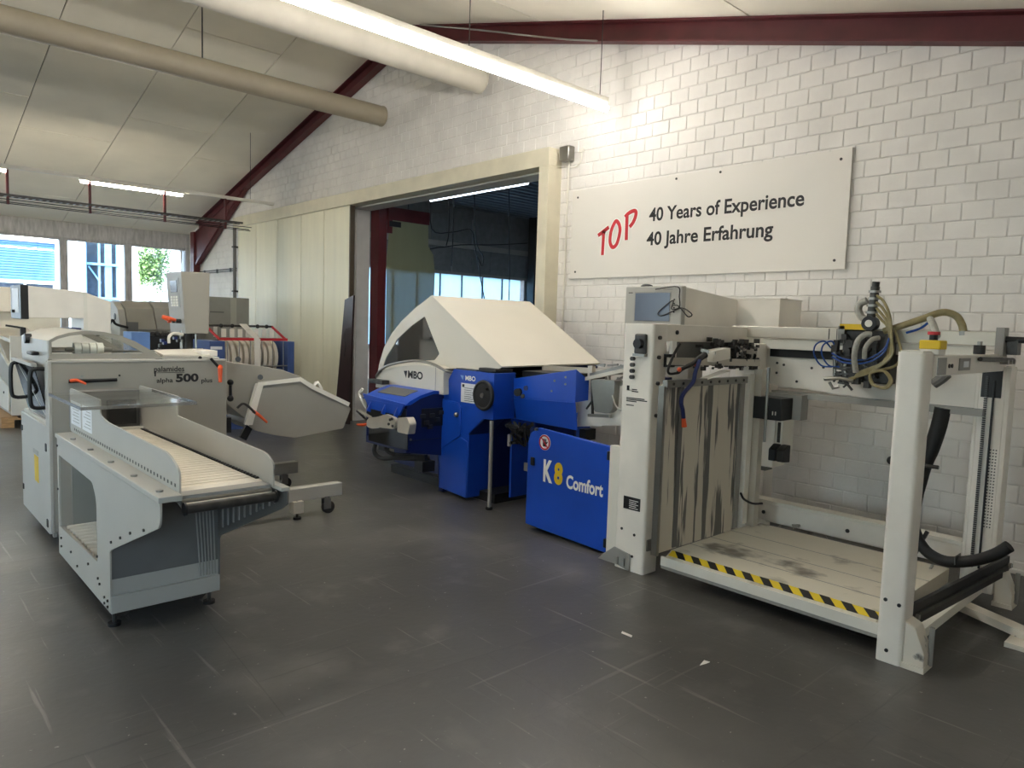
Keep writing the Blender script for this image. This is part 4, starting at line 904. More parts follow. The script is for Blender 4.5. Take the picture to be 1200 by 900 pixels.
# right posts and arm
MB().prism('z', round_poly([(3.535, 1.105), (3.665, 1.105), (3.665, 1.22), (3.535, 1.22)], .02), 0.0, 1.462).build('column', 'feeder', pf, .004)
B('column_cap', 'off_white', pf, (3.545, 1.115, 1.462), (3.655, 1.21, 1.47))
B('side_arm', 'feeder', pf, (3.66, 1.09, 1.355), (4.86, 1.15, 1.452), .005)
B('arm_bracket', 'grey_shade', pf, (3.665, 1.085, 1.36), (3.78, 1.091, 1.44)); B('number_plate', 'grey_shade', pf, (3.98, 1.085, 1.375), (4.15, 1.091, 1.435)); B('number_field', 'label_white', pf, (4.04, 1.084, 1.39), (4.12, 1.0855, 1.42))
for x in (3.83, 3.87): MB().cyl((x, 1.091, 1.40), (x, 1.084, 1.40), .01, 8).build('bolt', 'dark_steel', pf)
MB().tube([(4.25, 1.07, 1.43), (4.5, 1.07, 1.425), (4.85, 1.06, 1.42)], .012, 8).build('push_rod', 'dark_steel', pf)
for x in (4.72, 4.8, 4.86): MB().cyl((x, 1.09, 1.41), (x, 1.05, 1.41), .014, 8).build('bolt', 'steel', pf)
B('rear_post', 'feeder', pf, (4.80, 1.05, .06), (4.92, 1.075, 1.38), .004); B('rear_post', 'feeder', pf, (4.80, 1.075, .06), (4.81, 1.20, 1.38)); B('rear_post', 'feeder', pf, (4.80, 1.20, .06), (4.92, 1.22, 1.38), .004)
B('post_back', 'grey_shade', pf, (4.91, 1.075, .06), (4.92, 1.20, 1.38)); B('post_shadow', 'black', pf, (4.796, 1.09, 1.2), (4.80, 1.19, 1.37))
ch = MB()
for i in range(90): ch.box((4.785, 1.155, .2+i*.0125), (4.797, 1.17, .208+i*.0125))
ch.build('lift_chain', 'dark_steel', pf, kind='stuff')
MB().cyl((4.79, 1.125, .2), (4.79, 1.125, 1.3), .006, 6).build('lift_rod', 'black', pf)
ch = MB()
for i in range(26):
    for j in range(3): ch.cyl((4.8005, 1.09+j*.014, .45+i*.018), (4.797, 1.09+j*.014, .45+i*.018), .004, 6)
ch.build('perforation', 'dark_steel', pf, kind='stuff')
B('end_bracket', 'grey_shade', pf, (RX-.01, 1.08, 1.44), (RX+.08, 1.12, 1.60)); B('clamp_block', 'dark_steel', pf, (RX+.02, 1.02, 1.45), (RX+.1, 1.07, 1.54))
MB().cyl((RX+.03, 1.08, 1.535), (RX+.05, .93, 1.532), .018, 12).build('clamp_grip', 'black', pf)
MB().cyl((4.42, 1.12, 1.452), (4.42, 1.12, 1.50), .028, 14).build('knob', 'black', pf); MB().cyl((4.42, 1.12, 1.50), (4.42, 1.12, 1.52), .012, 10).build('knob_stem', 'steel', pf)
# emergency stop box
sx, sy = 3.70, 1.125
eb = B('stop_box', 'off_white', pf, (sx-.045, sy-.042, 1.452), (sx+.045, sy+.042, 1.49), .005); B('stop_lid', 'yellow', eb, (sx-.048, sy-.045, 1.478), (sx+.048, sy+.045, 1.52), .005)
MB().cyl((sx, sy, 1.52), (sx, sy, 1.548), .018, 16).build('stop_stem', 'black', eb); MB().cyl((sx, sy, 1.545), (sx, sy, 1.56), .026, 20).build('stop_button', 'red', eb)
MB().tube([at('x', 4.1, 1098, 394), at('x', 4.2, 1094, 382), at('x', 4.3, 1090, 374)], .018, 10, 4).build('cable_sleeve', 'hose_grey', pf)
# platform
pl = MB().prism('y', [(3.60, .15), (3.66, .185), (4.70, .185), (4.70, .10), (3.62, .10)], 1.25, 2.47).build('platform', 'platform', pf)
for x in (3.86, 4.1, 4.35): B('groove', 'grey_shade', pl, (x, 1.25, .1845), (x+.006, 2.47, .1862))
B('platform_edge', 'off_white', pf, (3.595, 1.23, .095), (3.61, 2.50, .15)); B('platform_rail', 'grey_shade', pf, (3.60, 1.23, .075), (3.64, 2.5, .095))
def fr(u, v): # point on the sloping front lip
    return V((3.60+.06*v-.001, 1.24+1.22*u, .15+.035*v+.0012))
tp = MB().slab([fr(0, .28), fr(1, .28), fr(1, .95), fr(0, .95)], (-.0004, 0, .0008)).build('hazard_tape', 'hazard_yellow', pf)
n = 11
for i in range(n):
    u0, du = (i+.1)/n, .5/n
    MB().slab([fr(u0-.02, .28), fr(u0+du-.02, .28), fr(min(u0+du+.02, 1), .95), fr(u0+.02, .95)], (-.0012, 0, .0018)).build('black_stripe', 'black', tp)
# scratched backstop
st = MB().prism('y', [(3.50, .19), (4.40, .19), (4.40, 1.21), (3.50, 1.21)], 2.47, 2.49).build('backstop', 'scratched', pf)
B('backstop_edge', 'steel', pf, (3.49, 2.46, .18), (3.515, 2.50, 1.20)); B('backstop_rib', 'dark_panel', pf, (3.66, 2.462, .2), (3.70, 2.47, 1.2)); B('backstop_rib', 'grey_shade', pf, (4.36, 2.458, .2), (4.41, 2.5, 1.21))
tr = B('top_strip', 'steel', pf, (3.50, 2.445, 1.19), (4.42, 2.48, 1.235), .003)
for i in range(9): MB().cyl((3.56+i*.1, 2.445, 1.212), (3.56+i*.1, 2.44, 1.212), .009, 8).build('screw', 'dark_steel', tr)
MB().bar((3.66, 2.56, 1.34), (4.55, 2.45, 1.325), .025, .045).build('register_bar', 'aluminium', pf)
# small mechanisms of the sheet separator under the side beam
B('separator_back', 'dark_panel', pf, (3.86, 2.655, 1.30), (4.6, 2.67, 1.455))  # dark backing plate, also standing in for the shading below the side beam
q = MB()
for i in range(150):
    x, y, z = rnd.triangular(3.9, 4.66, 4.5), rnd.uniform(2.46, 2.63), rnd.uniform(1.27, 1.465); s = rnd.uniform(.01, .032)
    q.box((x, y, z), (x+s*1.4, y+s*.7, z+s))
q.build('separator_parts', 'dark_steel', pf, kind='stuff')
for i in range(9): a = (rnd.uniform(4.0, 4.6), 2.46, rnd.uniform(1.3, 1.45)); MB().bar(a, (a[0]+rnd.uniform(-.08, .08), 2.46+rnd.uniform(-.02, .1), a[2]+rnd.uniform(-.12, .05)), .012, .02).build('link_bar', 'steel' if i % 2 else 'black', pf)
MB().bar((3.92, 2.47, 1.23), (4.18, 2.47, 1.28), .06, .006).build('sheet_flap', 'white', pf); MB().bar((4.0, 2.5, 1.37), (4.2, 2.5, 1.39), .08, .07).build('flap_box', 'feeder', pf)
B('valve_block', 'black', pf, (3.69, 2.58, 1.30), (3.76, 2.62, 1.38)); B('valve_block', 'white', pf, (3.75, 2.6, 1.36), (3.8, 2.62, 1.46))
MB().tube(px3('y', 2.5, [(797, 403), (790, 415), (783, 432), (785, 438), (795, 437)]), .008, 8, 5).build('hose', 'black', pf)
MB().tube(px3('y', 2.45, [(795, 436), (800, 432), (812, 426), (820, 420), (826, 416)]), [.012, .014, .02, .022], 10, 4).build('air_gun', 'black', pf)
MB().tube(px3('y', 2.42, [(820, 422), (815, 436), (812, 448), (802, 460), (798, 470), (800, 480), (801, 490)]), .013, 8, 5).build('segment_hose', 'blue_dark', pf)
MB().tube(px3('y', 2.42, [(801, 490), (802, 500)]), [.012, .016], 8).build('hose_nozzle', 'orange', pf)
for p in ((796, 433), (816, 428)): MB().sph(at('y', 2.44, *p), .014).build('hose_clip', 'orange', pf)
MB().tube(px3('y', 2.55, [(780, 452), (776, 465), (777, 478), (783, 487)]), .005, 6, 4).build('cable', 'black', pf)
for i in range(3): MB().tube(px3('y', 2.9, [(772, 516+i*5), (780, 522+i*6), (784, 534+i*5)]), .014, 8, 4).build('hose', 'off_white', pf)
# electrics on the rear column
B('clear_box', 'black', pf, (4.50, 2.24, .95), (4.66, 2.46, 1.10), .006); B('ribbed_box', 'grey_shade', pf, (4.66, 2.18, .95), (4.76, 2.42, 1.12), .004)
for z in (1.0, 1.02): pass
for i in range(2): B('indicator', 'white', pf, (4.497, 2.275+i*.02, .985), (4.50, 2.282+i*.02, 1.01))
B('control_box', 'feeder', pf, (4.66, 2.36, .60), (4.84, 2.50, .95), .004); B('socket_plate', 'off_white', pf, (4.68, 2.31, .68), (4.84, 2.36, .94), .003)
B('terminal', 'dark_steel', pf, (4.674, 2.325, .78), (4.681, 2.345, .92)); 
for i in range(2): MB().prism('y', [(4.60, .66), (4.60, .74), (4.66, .77), (4.70, .77), (4.70, .65)], 2.255+i*.06, 2.305+i*.06).build('plug_housing', 'black', pf, .006)
B('box_foot', 'dark_panel', pf, (4.64, 2.4, .575), (4.74, 2.5, .60))
MB().tube(px3('y', 2.4, [(868, 578), (872, 585), (882, 590), (893, 590)]), .008, 6, 4).build('cable', 'black', pf)
# guide rail on the floor side, feet
MB().bar((3.66, 1.13, .20), (4.90, 1.01, .23), .02, .11).build('kick_plate', 'black', pf); MB().bar((3.65, 1.125, .20), (4.91, 1.0, .23), .03, .02).build('kick_rib', 'dark_steel', pf)
for p in ((3.70, 1.105, .2), (4.86, .995, .24)): MB().cyl(p, V(p)-V((0, .015, 0)), .016, 8).build('bolt', 'steel', pf)
MB().bar((3.66, 1.12, .09), (4.8, 1.12, .09), .05, .05).build('floor_beam', 'off_white', pf)
MB().bar((4.64, 1.36, .045), (4.2, .5, .045), .085, .04).build('floor_strip', 'feeder_worn', pf); B('strip_foot', 'feeder_worn', pf, (4.2, .6, 0), (4.46, .85, .025)); B('strip_pad', 'feeder_worn', pf, (4.56, 1.26, 0), (4.68, 1.38, .025))
for x, y in ((3.60, 1.06), (4.86, 1.0)):
    MB().prism('x', [(y+.045, .02), (y+.045, .22), (y-.0, .20), (y-.045, .09), (y-.045, .02)], x-.05, x+.05).build('foot_gusset', 'feeder_worn', pf, .004); B('foot_plate', 'feeder_worn', pf, (x-.06, y-.05, 0), (x+.06, y+.05, .025)); MB().cyl((x+.02, y-.05, .02), (x+.02, y-.05, .2), .012, 8).build('foot_screw', 'grey_shade', pf)
for p in ((1.19, .30), (1.13, .29), (1.17, .06)): MB().cyl((3.535, p[0], p[1]), (3.53, p[0], p[1]), .009, 8).build('screw', 'black', pf)
# rubber hoses at the right post
MB().tube(px3('x', 4.55, [(1075, 632), (1088, 648), (1110, 658), (1140, 657), (1165, 650), (1183, 640)]), .032, 12, 5).build('rubber_hose', 'black_rubber', pf)
B('hose_clip', 'steel', pf, at('x', 4.5, 1118, 662), at('x', 4.6, 1126, 648))
MB().tube(px3('x', 4.75, [(1105, 478), (1100, 500), (1092, 524), (1082, 548)])+px3('x', 4.62, [(1072, 585), (1069, 612)])+px3('x', 4.55, [(1076, 634)]), [.045, .045, .044, .042, .036, .032], 12, 4).build('rubber_hose', 'black_rubber', pf)
MB().tube(px3('x', 4.7, [(1094, 450), (1103, 444), (1110, 438)]), .03, 10, 4).build('hose', 'dark_panel', pf)
MB().tube(px3('x', 4.6, [(1093, 662), (1086, 672), (1074, 680)]), .008, 6, 4).build('cable', 'hose_grey', pf); MB().tube([(4.6, 1.35, .4), (4.55, 1.38, .3), (4.52, 1.4, .2)], .012, 6, 4).build('cable', 'black', pf)
c = at('x', 4.7, 1047, 540); MB().sph(c, (.03, .04, .03)).build('star_knob', 'black', pf); MB().cyl(c, c+V((0, -.25, .0)), .012, 8).build('knob_shaft', 'dark_steel', pf)
# suction head on the rear rail
HX = 4.66
def hp(px, py, dx=0.): return at('x', HX+dx, px, py)
hb = MB(); a, b = hp(985, 450), hp(1046, 388); hb.box((HX, a.y, a.z+.02), (HX+.12, b.y, b.z)); su = hb.build('suction_head', 'dark_steel', pf, .006)
a, b = hp(981, 405, -.03), hp(990, 382, -.03); B('cover_plate', 'steel', su, (HX-.03, b.y, a.z), (HX+.06, a.y, b.z)); a, b = hp(984, 384, -.03), hp(1014, 380, -.03); B('yellow_cover', 'yellow', su, (HX-.03, b.y, a.z-.01), (HX+.09, a.y, b.z))
q = MB()
for i in range(46):
    p = hp(rnd.uniform(978, 1030), rnd.uniform(395, 452), rnd.uniform(-.06, .0)); s = rnd.uniform(.012, .035)
    q.box(p-V((s, s, s))*.6, p+V((s*.8, s*.6, s*.8)))
for i in range(18):
    p = hp(rnd.uniform(982, 1025), rnd.uniform(425, 455), -.07); e = hp(rnd.uniform(975, 1020), rnd.uniform(425, 460), -.08); q.bar(p, e, .01, .012)
q.build('sucker_parts', 'dark_steel', su, kind='stuff')
c0, c1 = hp(1019, 384, -.02), hp(1026, 336, -.02); MB().cyl(c0, c1, .026, 14).build('valve_column', 'dark_steel', su)
for i in range(5): p = c0.lerp(c1, .2+.17*i); MB().cyl(p-V((0, 0, .007)), p+V((0, 0, .007)), .035, 14).build('valve_ring', 'steel', su)
MB().cyl(c1, c1+(c1-c0).normalized()*.03, .022, 14).build('valve_cap', 'black', su)
p = hp(1018, 379, -.06); MB().cyl(p+V((.06, 0, 0)), p, .045, 18).build('regulator', 'black', su); MB().cyl(p, p-V((.004, 0, 0)), .022, 14).build('regulator_badge', 'off_white', su)
MB().tube([hp(1016, 352), hp(1008, 356), hp(1006, 364), hp(1010, 372), hp(1016, 374)], .022, 10, 4).build('white_hose', 'hose_grey', su)
for j, (sx, sy) in enumerate(((0, 0), (-1, 8), (-2, 15), (-2, 22))):
    MB().tube([hp(1027, 346+sy, -.03), hp(1036+sx, 354+sy, -.04), hp(1043+sx*1.5, 372+sy*.5, -.05), hp(1045+sx, 400, -.06+.01*j), hp(1044-3*j, 418+j*2, -.07), hp(1020-4*j, 436, -.08), hp(995+2*j, 444, -.08)], .0085, 8, 5).build('air_hose', 'hose_olive', su)
MB().tube([hp(1048, 385, -.02), hp(1056, 412, -.04), hp(1050, 428, -.05), hp(1030, 434, -.06)], .0085, 8, 5).build('air_hose', 'hose_olive', su)
for k, (dx, dy) in enumerate(((0, 0), (2, 1))): MB().tube([hp(1020, 438, -.09-.01*k), hp(1034+dx, 434+dy, -.09), hp(1043+dx, 445+dy, -.09), hp(1036+dx, 454+dy, -.09), hp(1022+dx, 450+dy, -.09)], .0085, 8, 5, True).build('hose_coil', 'hose_olive', su)
for dx in (0, 9): MB().tube([hp(975+dx, 430, -.06), hp(962+dx, 428, -.08), hp(954+dx, 415, -.1), hp(956+dx, 404, -.1), hp(966+dx, 400, -.08), hp(974+dx*.5, 408, -.05)], .0055, 6, 5).build('blue_tube', 'tube_blue', su)
for dy in (0, 4): MB().tube([hp(975, 414+dy, -.08), hp(990, 421+dy, -.09), hp(1015, 421+dy, -.09), hp(1035, 410+dy, -.08), hp(1042, 396, -.05)], .006, 6, 5).build('blue_tube', 'tube_blue', su)
MB().tube([hp(1003, 436, -.09), hp(1001, 418, -.12), hp(1005, 400, -.12), hp(1014, 392, -.1), hp(1021, 392, -.08)], .018, 10, 5).build('spiral_hose', 'hose_grey', su); MB().tube([hp(1013, 420, -.09), hp(1014, 408, -.11), hp(1022, 398, -.1), hp(1030, 396, -.06)], .015, 10, 5).build('spiral_hose', 'hose_grey', su)
MB().tube([hp(1036, 388, .0), hp(1056, 382, .0), hp(1080, 374, .02), hp(1104, 366, .06), hp(1120, 370, .08), hp(1127, 380, .09), hp(1129, 389, .09)], .021, 12, 5).build('vacuum_hose', 'hose_olive', su)
MB().cyl(hp(1129, 388, .09), hp(1129, 393, .09), .034, 14).build('hose_flange', 'steel', su)
MB().tube([hp(1088, 378, -.02), hp(1078, 385, .0), hp(1062, 390, .0)], .007, 6, 4).build('blue_tube', 'tube_blue', su)
MB().tube([hp(966, 444, -.1), hp(985, 443, -.1), hp(1000, 447, -.09)], .012, 8).build('finger', 'steel', su); MB().tube([hp(972, 448, -.1), hp(976, 455, -.1), hp(983, 453, -.1)], .01, 8).build('finger', 'steel', su)
MB().cyl(hp(978, 412, -.05), hp(978, 440, -.05), .012, 8).build('slide_rod', 'steel', su); MB().cyl(hp(990, 425, -.06), hp(990, 448, -.06), .014, 8).build('slide_rod', 'steel', su)
# guard and table between feeder and folder
B('inner_panel', 'blue_dark', pf, (4.32, 3.9, .08), (4.34, 4.36, .8)); B('kick_bar', 'grey_shade', pf, (4.2, 3.6, .29), (4.215, 4.36, .36)); B('inner_bracket', 'grey_shade', pf, (4.0, 4.33, .52), (4.02, 4.36, .62))
q = MB()
for i in range(26): q.bar((3.95+rnd.random()*.12, 4.1+rnd.random()*.25, .55+rnd.random()*.2), (3.95+rnd.random()*.12, 4.1+rnd.random()*.25, .55+rnd.random()*.2), .015, .02)
q.build('linkage', 'black', pf, kind='stuff')
def gp(t, z): # point on the slanting guard sheet, t = 0 at the folder, 1 at the feeder
    return V((4.055-.355*t, 4.36-1.015*t, z))
g1 = MB().slab([gp(0, 1.085), gp(1, 1.235), gp(1, 1.005), gp(0, .92)], (.010, .004, 0)).build('register_guard', 'blue', pf, .003)
MB().slab([gp(0, .92), gp(1, 1.005), gp(1, .80)+V((.05, .015, 0)), gp(0, .74)+V((.05, .015, 0))], (.010, .004, 0)).build('guard_skirt', 'blue', g1, .003)
MB().slab([gp(1, 1.235), gp(1, 1.005), gp(1, 1.02)+V((.09, -.04, 0)), gp(1, 1.16)+V((.09, -.04, 0))], (.003, .01, 0)).build('guard_return', 'blue', g1)
for t_, z_, r_, l_, m_ in ((.12, .985, .032, .05, 'black'), (.24, 1.03, .02, .02, 'blue_dark'), (.19, .96, .018, .02, 'dark_steel'), (.86, 1.17, .008, .012, 'steel'), (.86, 1.12, .008, .012, 'steel'), (.7, 1.13, .008, .012, 'steel'), (.66, 1.05, .008, .012, 'steel')):
    p = gp(t_, z_); MB().cyl(p+V((.004, .001, 0)), p-V((.94, .33, 0))*l_, r_, 12).build('knob' if r_ > .01 else 'bolt', m_, g1)
MB().prism('z', [(4.10, 4.36), (3.80, 3.5), (4.6, 3.5), (4.6, 4.36)], 1.03, 1.065).build('register_table', 'grey_shade', pf); B('hood_beam', 'black', pf, (4.15, 3.9, 1.10), (4.7, 4.36, 1.15))
MB().bar((4.4, 3.45, 1.19), (4.4, 4.36, 1.17), .04, .04).build('cross_rail', 'aluminium', pf); B('rail_post', 'aluminium', pf, (3.95, 3.42, 1.05), (3.99, 3.46, 1.25))
# register table stage between feeder and folder
MB().prism('x', round_poly([(p.y, p.z) for p in px3('x', 3.82, [(675, 500), (681, 458), (740, 450), (740, 498)])], .02), 3.82, 4.3).build('side_shelf', 'feeder', pf)
q = MB()
for i in range(22): a = V((3.8+rnd.random()*.1, rnd.uniform(2.98, 3.3), rnd.uniform(1.12, 1.30))); q.bar(a, a+V((rnd.uniform(-.03, .03), rnd.uniform(-.12, .12), rnd.uniform(-.03, .06))), .012, .014)
q.build('suction_bar_parts', 'steel', pf, kind='stuff')
MB().bar((3.78, 3.36, 1.16), (3.74, 2.86, 1.28), .03, .025).build('suction_bar', 'aluminium', pf); MB().bar((3.80, 3.3, 1.20), (3.76, 2.86, 1.31), .02, .02).build('suction_bar', 'steel', pf)
MB().prism('x', round_poly([(3.26, 1.17), (3.05, 1.18), (3.06, .98), (3.10, .95), (3.22, .95)], .02), 3.76, 3.84).build('metal_hopper', 'steel', pf, .006)
MB().bar((3.78, 3.27, 1.18), (3.78, 3.25, .92), .014, .014).build('stay', 'dark_steel', pf); MB().bar((3.76, 3.27, .92), (3.76, 3.08, .935), .02, .02).build('stay', 'steel', pf); MB().bar((3.77, 3.14, 1.16), (3.77, 3.3, .96), .008, .012).build('stay', 'black', pf)
B('table_block', 'black', pf, (3.84, 2.86, .96), (4.0, 3.04, 1.14), .01); B('under_block', 'black', pf, (3.84, 3.36, .72), (3.95, 3.42, .80)); B('blue_panel', 'blue_dark', pf, (3.95, 2.9, 1.1), (4.2, 3.1, 1.2))
MB().tube([(3.75, 3.06, 1.08), (3.74, 3.0, 1.0), (3.74, 2.92, .985)], .005, 6, 4).build('cable', 'hose_grey', pf)

# ---------------------------------------------------------------- operator console behind the feeder column
cs = thing('control_console', 'grey operator console with a dark screen and looped cable', 'console', (4.7, 3.2, 0))
CXX = 4.4
B('front_frame', 'grey_light', cs, (CXX, 2.985, 1.37), (CXX+.05, 3.50, 1.85), .008)
B('screen', 'screen', cs, (CXX-.004, 3.088, 1.592), (CXX, 3.402, 1.80), .002); B('screen_bezel', 'grey_shade', cs, (CXX-.002, 3.08, 1.585), (CXX, 3.41, 1.807))
MB().add([(CXX+.05, 3.0, 1.38), (CXX+.05, 3.48, 1.38), (CXX+.05, 3.48, 1.845), (CXX+.05, 3.0, 1.845), (5.05, 2.92, 1.4), (5.05, 3.35, 1.4), (5.05, 3.35, 1.775), (5.05, 2.92, 1.775)], [(0, 1, 2, 3), (7, 6, 5, 4), (0, 4, 5, 1), (1, 5, 6, 2), (2, 6, 7, 3), (3, 7, 4, 0)]).build('housing', 'feeder', cs, .004)
B('stop_button', 'red', cs, (CXX-.012, 3.45, 1.45), (CXX, 3.485, 1.49), .006)
for i in range(4): MB().cyl((CXX-.004, 3.05, 1.66+i*.03), (CXX, 3.05, 1.66+i*.03), .006, 8).build('key', 'ink', cs)
B('name_strip', 'ink', cs, (CXX-.001, 3.43, 1.80), (CXX, 3.47, 1.806)); B('name_strip', 'grey_shade', cs, (CXX-.001, 3.07, 1.82), (CXX, 3.15, 1.826))
B('pedestal', 'grey_paint', cs, (4.62, 3.05, 0), (4.82, 3.3, 1.39), .006)
MB().sph((CXX+.05, 3.34, 1.853), (.04, .05, .018)).build('mouse', 'black', cs)
MB().tube(px3('x', CXX-.015, [(768, 339), (794, 336), (796, 348), (796, 360), (787, 362), (789, 352), (780, 358), (771, 367), (775, 370), (790, 364), (799, 361), (806, 364), (811, 369), (806, 371), (799, 363), (794, 358), (788, 358)]), .004, 6, 5).build('cable', 'ink', cs)
rb = thing('switch_cabinet', 'plain cream cabinet box beside the operator console', 'cabinet', (5.2, 2.7, 0))
B('case', 'feeder', rb, (5.1, 2.60, 1.30), (5.45, 3.05, 1.785), .004); B('leg', 'feeder', rb, (5.2, 2.7, 0), (5.35, 2.82, 1.3)); B('cap', 'feeder', rb, (5.095, 2.595, 1.785), (5.455, 3.055, 1.79))
# crumpled plastic film
q = MB(); c = V((4.86, 2.30, .0))
for i in range(90):
    p = c+V((rnd.gauss(0, .05), rnd.gauss(0, .09), abs(rnd.gauss(.03, .05)))); d1 = V((rnd.uniform(-1, 1), rnd.uniform(-1, 1), rnd.uniform(-1, 1))).normalized()*.06; d2 = d1.orthogonal()*.7
    q.add([p, p+d1, p+d1*.8+d2, p+d2], [(0, 1, 2, 3)])
zmin = min(v.z for v in q.v)
for v in q.v: v.z = max(v.z, .002)
tag(q.build('plastic_film', 'film'), 'crumpled clear plastic film lying on the floor behind the platform', 'plastic film')

# ================================================================ MACHINES IN THE BACKGROUND
# roll unit by the sliding door
ru = thing('roll_unit', 'blue-sided unit with a row of white rolls under red bars', 'machine', (4.0, 9.9, 0))
R0 = 9.5
for x0, x1 in ((3.42, 3.62), (4.49, 4.59)): B('cheek', 'blue_grey', ru, (x0, R0, .1), (x1, R0+.7, 1.2), .006)
B('name_plate', 'label_white', ru, (3.43, R0-.004, 1.09), (3.58, R0, 1.13)); B('base', 'blue_grey', ru, (3.5, R0+.1, 0), (4.5, R0+.7, .6)); B('backing', 'black', ru, (3.62, R0+.55, .6), (4.49, R0+.6, 1.2))
for i in range(5): MB().cyl((3.66+i*.085, R0+.3, .98), (3.715+i*.085, R0+.3, .98), .22, 24).build('roll', 'paper_roll', ru)
for i in range(4): MB().cyl((4.10+i*.08, R0+.3, .98), (4.15+i*.08, R0+.3, .98), .22, 24).build('roll', 'paper_roll', ru)
for a, b in ((3.55, 4.0), (4.07, 4.48)): B('red_bar', 'red', ru, (a, R0-.02, 1.21), (b, R0+.03, 1.245))
for x in (3.54, 4.46): MB().bar((x+.01, R0, 1.22), (x-.09, R0+.25, 1.40), .025, .025).build('red_stay', 'red', ru)
MB().cyl((3.45, R0+.25, 1.40), (4.38, R0+.25, 1.40), .015, 8).build('top_bar', 'dark_steel', ru)
for x in (3.65, 3.8, 4.15, 4.28): MB().sph((x, R0+.22, 1.40), .028).build('clamp_knob', 'black', ru)
for i in range(7): B('guide_tab', 'off_white', ru, (3.62+i*.11, R0+.12, 1.25), (3.68+i*.11, R0+.14, 1.36))
MB().slab([(3.90, R0+.22, 1.42), (4.0, R0+.22, 1.42), (4.08, R0-.03, 1.23), (4.0, R0-.03, 1.23)], (0, .01, .01)).build('belt', 'feeder', ru); B('belt', 'feeder', ru, (4.0, R0-.04, .5), (4.08, R0-.02, 1.24))
for i in range(6): MB().cyl((3.66+i*.155, R0+.02, .7), (3.66+i*.155, R0+.02, 1.2), .006, 6).build('wire', 'steel', ru)
MB().cyl((3.62, R0+.02, .86), (4.49, R0+.02, .86), .01, 6).build('wire', 'steel', ru)

# grey hooded machine near the windows
gm = thing('grey_hooded_machine', 'light grey hooded machine with a black roller row by the windows', 'machine', (3.6, 12.3, 0))
G0 = 11.5
pr = [(12.35, .6), (11.5, .6), (11.5, 1.35), (11.6, 1.58), (11.85, 1.69), (12.35, 1.69)]
MB().prism('x', pr, at('y', G0, 140, 360).x, 2.96).build('end_cover', 'grey_light', gm, .01)
MB().cyl((at('y', G0, 140, 360).x-.01, 11.72, 1.47), (2.86, 11.72, 1.47), .05, 16).build('shaft_hole', 'black', gm)
MB().prism('x', [(12.4, .9), (11.7, .9), (11.45, 1.3), (11.62, 1.60), (11.85, 1.71), (12.4, 1.71)], 2.97, 3.35).build('hood', 'grey_paint', gm, .008); MB().prism('x', [(12.4, .9), (11.7, .9), (11.5, 1.3), (11.66, 1.62), (11.85, 1.72), (12.4, 1.72)], 3.37, 4.1).build('hood', 'grey_shade', gm, .008)
B('hood_gap', 'dark_panel', gm, (2.95, 11.45, .9), (3.1, 11.5, 1.4)); B('base', 'blue_grey', gm, (2.9, 11.6, 0), (4.1, 12.4, .9))
B('roller_bed', 'black', gm, (3.1, 10.9, 1.02), (3.75, 11.45, 1.22))
for i in range(9): MB().cyl((3.12+i*.07, 10.86, 1.25), (3.12+i*.07, 11.4, 1.25), .026, 10).build('roller', 'dark_steel', gm)
c = at('y', 10.8, 165, 394); B('blue_block', 'blue_light', gm, (c.x-.12, 10.8, .95), (c.x+.12, 11.2, 1.27), .006); B('blue_table', 'blue_light', gm, (c.x-.05, 10.3, .96), (c.x+.42, 10.8, 1.02)); B('table_leg', 'blue_grey', gm, (c.x, 10.4, 0), (c.x+.3, 10.7, .96)); B('bed_leg', 'dark_panel', gm, (3.2, 11.0, 0), (3.6, 11.4, 1.03))
MB().tube(px3('y', 11.4, [(130, 398), (128, 382), (132, 375), (136, 380), (150, 384)]), .018, 8, 4).build('cable', 'black', gm)
dm = thing('dark_cabinet', 'dark grey cabinet standing by the window corner', 'cabinet', (4.65, 12.2, 0))
B('case', 'grey_shade', dm, (4.2, 12.0, .1), (4.98, 12.7, 1.84), .01); B('front_strip', 'grey_light', dm, (4.66, 11.99, 1.1), (4.76, 12.0, 1.83)); B('vent', 'dark_panel', dm, (4.33, 11.99, 1.58), (4.55, 12.0, 1.60)); B('plinth', 'black', dm, (4.25, 12.05, 0), (4.95, 12.65, .1)); B('side_label', 'white', dm, (4.38, 11.99, 1.18), (4.44, 12.0, 1.38))

# beige arm-shaped machine head and white machine on the pallet
bm_ = thing('beige_machine_head', 'beige box-shaped machine head with a black framed end window', 'machine', (1.7, 8.6, 0))
Q0 = 8.3
ol = px3('y', Q0, [(28, 334), (98, 342), (130, 353.5), (130, 393), (98, 395), (98, 373), (28, 372.5)])
MB().prism('y', [(p.x, p.z) for p in ol], Q0, Q0+.55).build('head', 'feeder', bm_, .006)
e = at('y', Q0, 28, 340); B('end_frame', 'black', bm_, (e.x-.03, Q0-.004, 1.44), (e.x+.035, Q0+.56, 1.77), .004); B('end_window', 'label_white', bm_, (e.x-.034, Q0+.1, 1.5), (e.x-.03, Q0+.46, 1.74)); B('end_knob', 'black', bm_, (e.x-.06, Q0+.3, 1.5), (e.x-.03, Q0+.36, 1.53))
B('seam', 'off_white', bm_, (ol[1].x-.003, Q0-.003, ol[4].z), (ol[1].x+.03, Q0, ol[1].z)); B('base', 'feeder', bm_, (1.45, Q0+.05, 0), (2.0, Q0+.6, ol[3].z+.05)); B('drive', 'blue_dark', bm_, (1.6, Q0+.1, 1.3), (1.75, Q0+.4, 1.36))
for x in (1.78, 1.86): MB().sph((x, Q0-.02, ol[3].z+.01), .02).build('knob', 'black', bm_)
wm = thing('white_machine', 'white machine with sloping side panels standing on a wooden pallet', 'machine', (1.9, 11.9, .15))
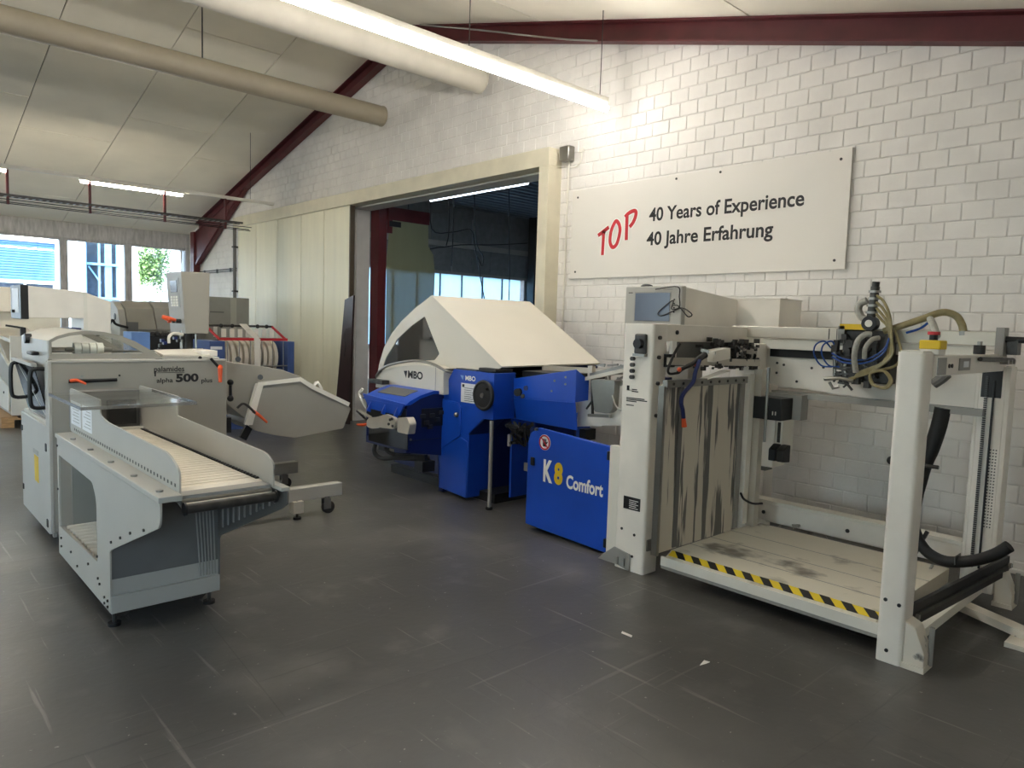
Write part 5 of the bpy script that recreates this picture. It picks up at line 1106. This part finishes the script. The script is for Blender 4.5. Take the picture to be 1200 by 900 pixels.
x0 = 1.5; pts = [(11.2, .155), (13.2, .155), (13.2, 1.25), (12.1, 1.1), (11.2, .80)]
MB().prism('x', pts, x0, x0+.5).build('body', 'grey_light', wm, .006); B('front_post', 'off_white', wm, (1.5, 11.16, .155), (1.72, 11.2, 1.19), .004)
MB().prism('x', [(11.25, .2), (13.1, .2), (13.1, .72), (11.25, .52)], x0-.02, x0-.002).build('side_door', 'off_white', wm, .004); MB().bar((x0-.01, 11.2, .81), (x0-.01, 13.2, 1.26), .03, .03).build('edge', 'off_white', wm)
MB().bar((1.7, 11.3, 1.05), (1.45, 13.0, 1.2), .05, .05).build('rail', 'aluminium', wm); MB().sph((1.49, 11.6, .42), .022).build('door_knob', 'black', wm)
B('lever', 'black', wm, (1.62, 11.18, 1.19), (1.68, 11.24, 1.3)); MB().bar((1.66, 11.2, 1.29), (1.48, 11.3, 1.32), .025, .025).build('lever', 'black', wm); B('motor', 'black', wm, (1.42, 12.4, 1.12), (1.5, 12.8, 1.4))
B('rear_block', 'grey_light', wm, (1.72, 11.3, .155), (2.3, 13.0, 1.1))
wc_ = thing('pale_cabinet', 'pale stepped machine cabinet behind the beige machine head', 'cabinet', (2.2, 13.4, 0))
a, b = at('y', 13.2, -40, 334), at('y', 13.2, 27, 366); c = at('y', 13.2, 73, 400)
B('upper_case', 'feeder', wc_, (a.x, 13.2, b.z), (b.x+.1, 13.9, a.z), .006); B('lower_case', 'off_white', wc_, (a.x, 13.3, 0), (c.x, 14.0, b.z+.01), .006)
# pallet
pa = thing('wooden_pallet', 'weathered wooden pallet under the white machine', 'pallet', (1.7, 12, 0))
for i in range(5): B('deck_board', 'wood', pa, (1.38+i*.24, 11.12, .122), (1.38+i*.24+.18, 13.2, .144))
for x in (1.38, 1.9, 2.42):
    for y in (11.12, 12.1, 13.06): B('block', 'wood', pa, (x, y, .022), (x+.14, y+.14, .1))
    B('runner', 'wood', pa, (x, 11.12, 0), (x+.14, 13.2, .022))
for y in (11.12, 12.1, 13.06): B('cross_board', 'wood', pa, (1.38, y, .1), (2.56, y+.14, .122))

# scraps on the floor
for pts, lb in (([(820, 780), (825, 774), (832, 776), (827, 778)], 'small white paper scrap on the dark floor before the platform'), ([(729, 740), (741, 745), (740, 747), (728, 742)], 'thin pale splinter on the dark floor before the blue cabinet door')):
    tag(MB().slab([at('z', .001, *p) for p in pts], (0, 0, .002)).build('floor_scrap', 'white'), lb, 'scrap')
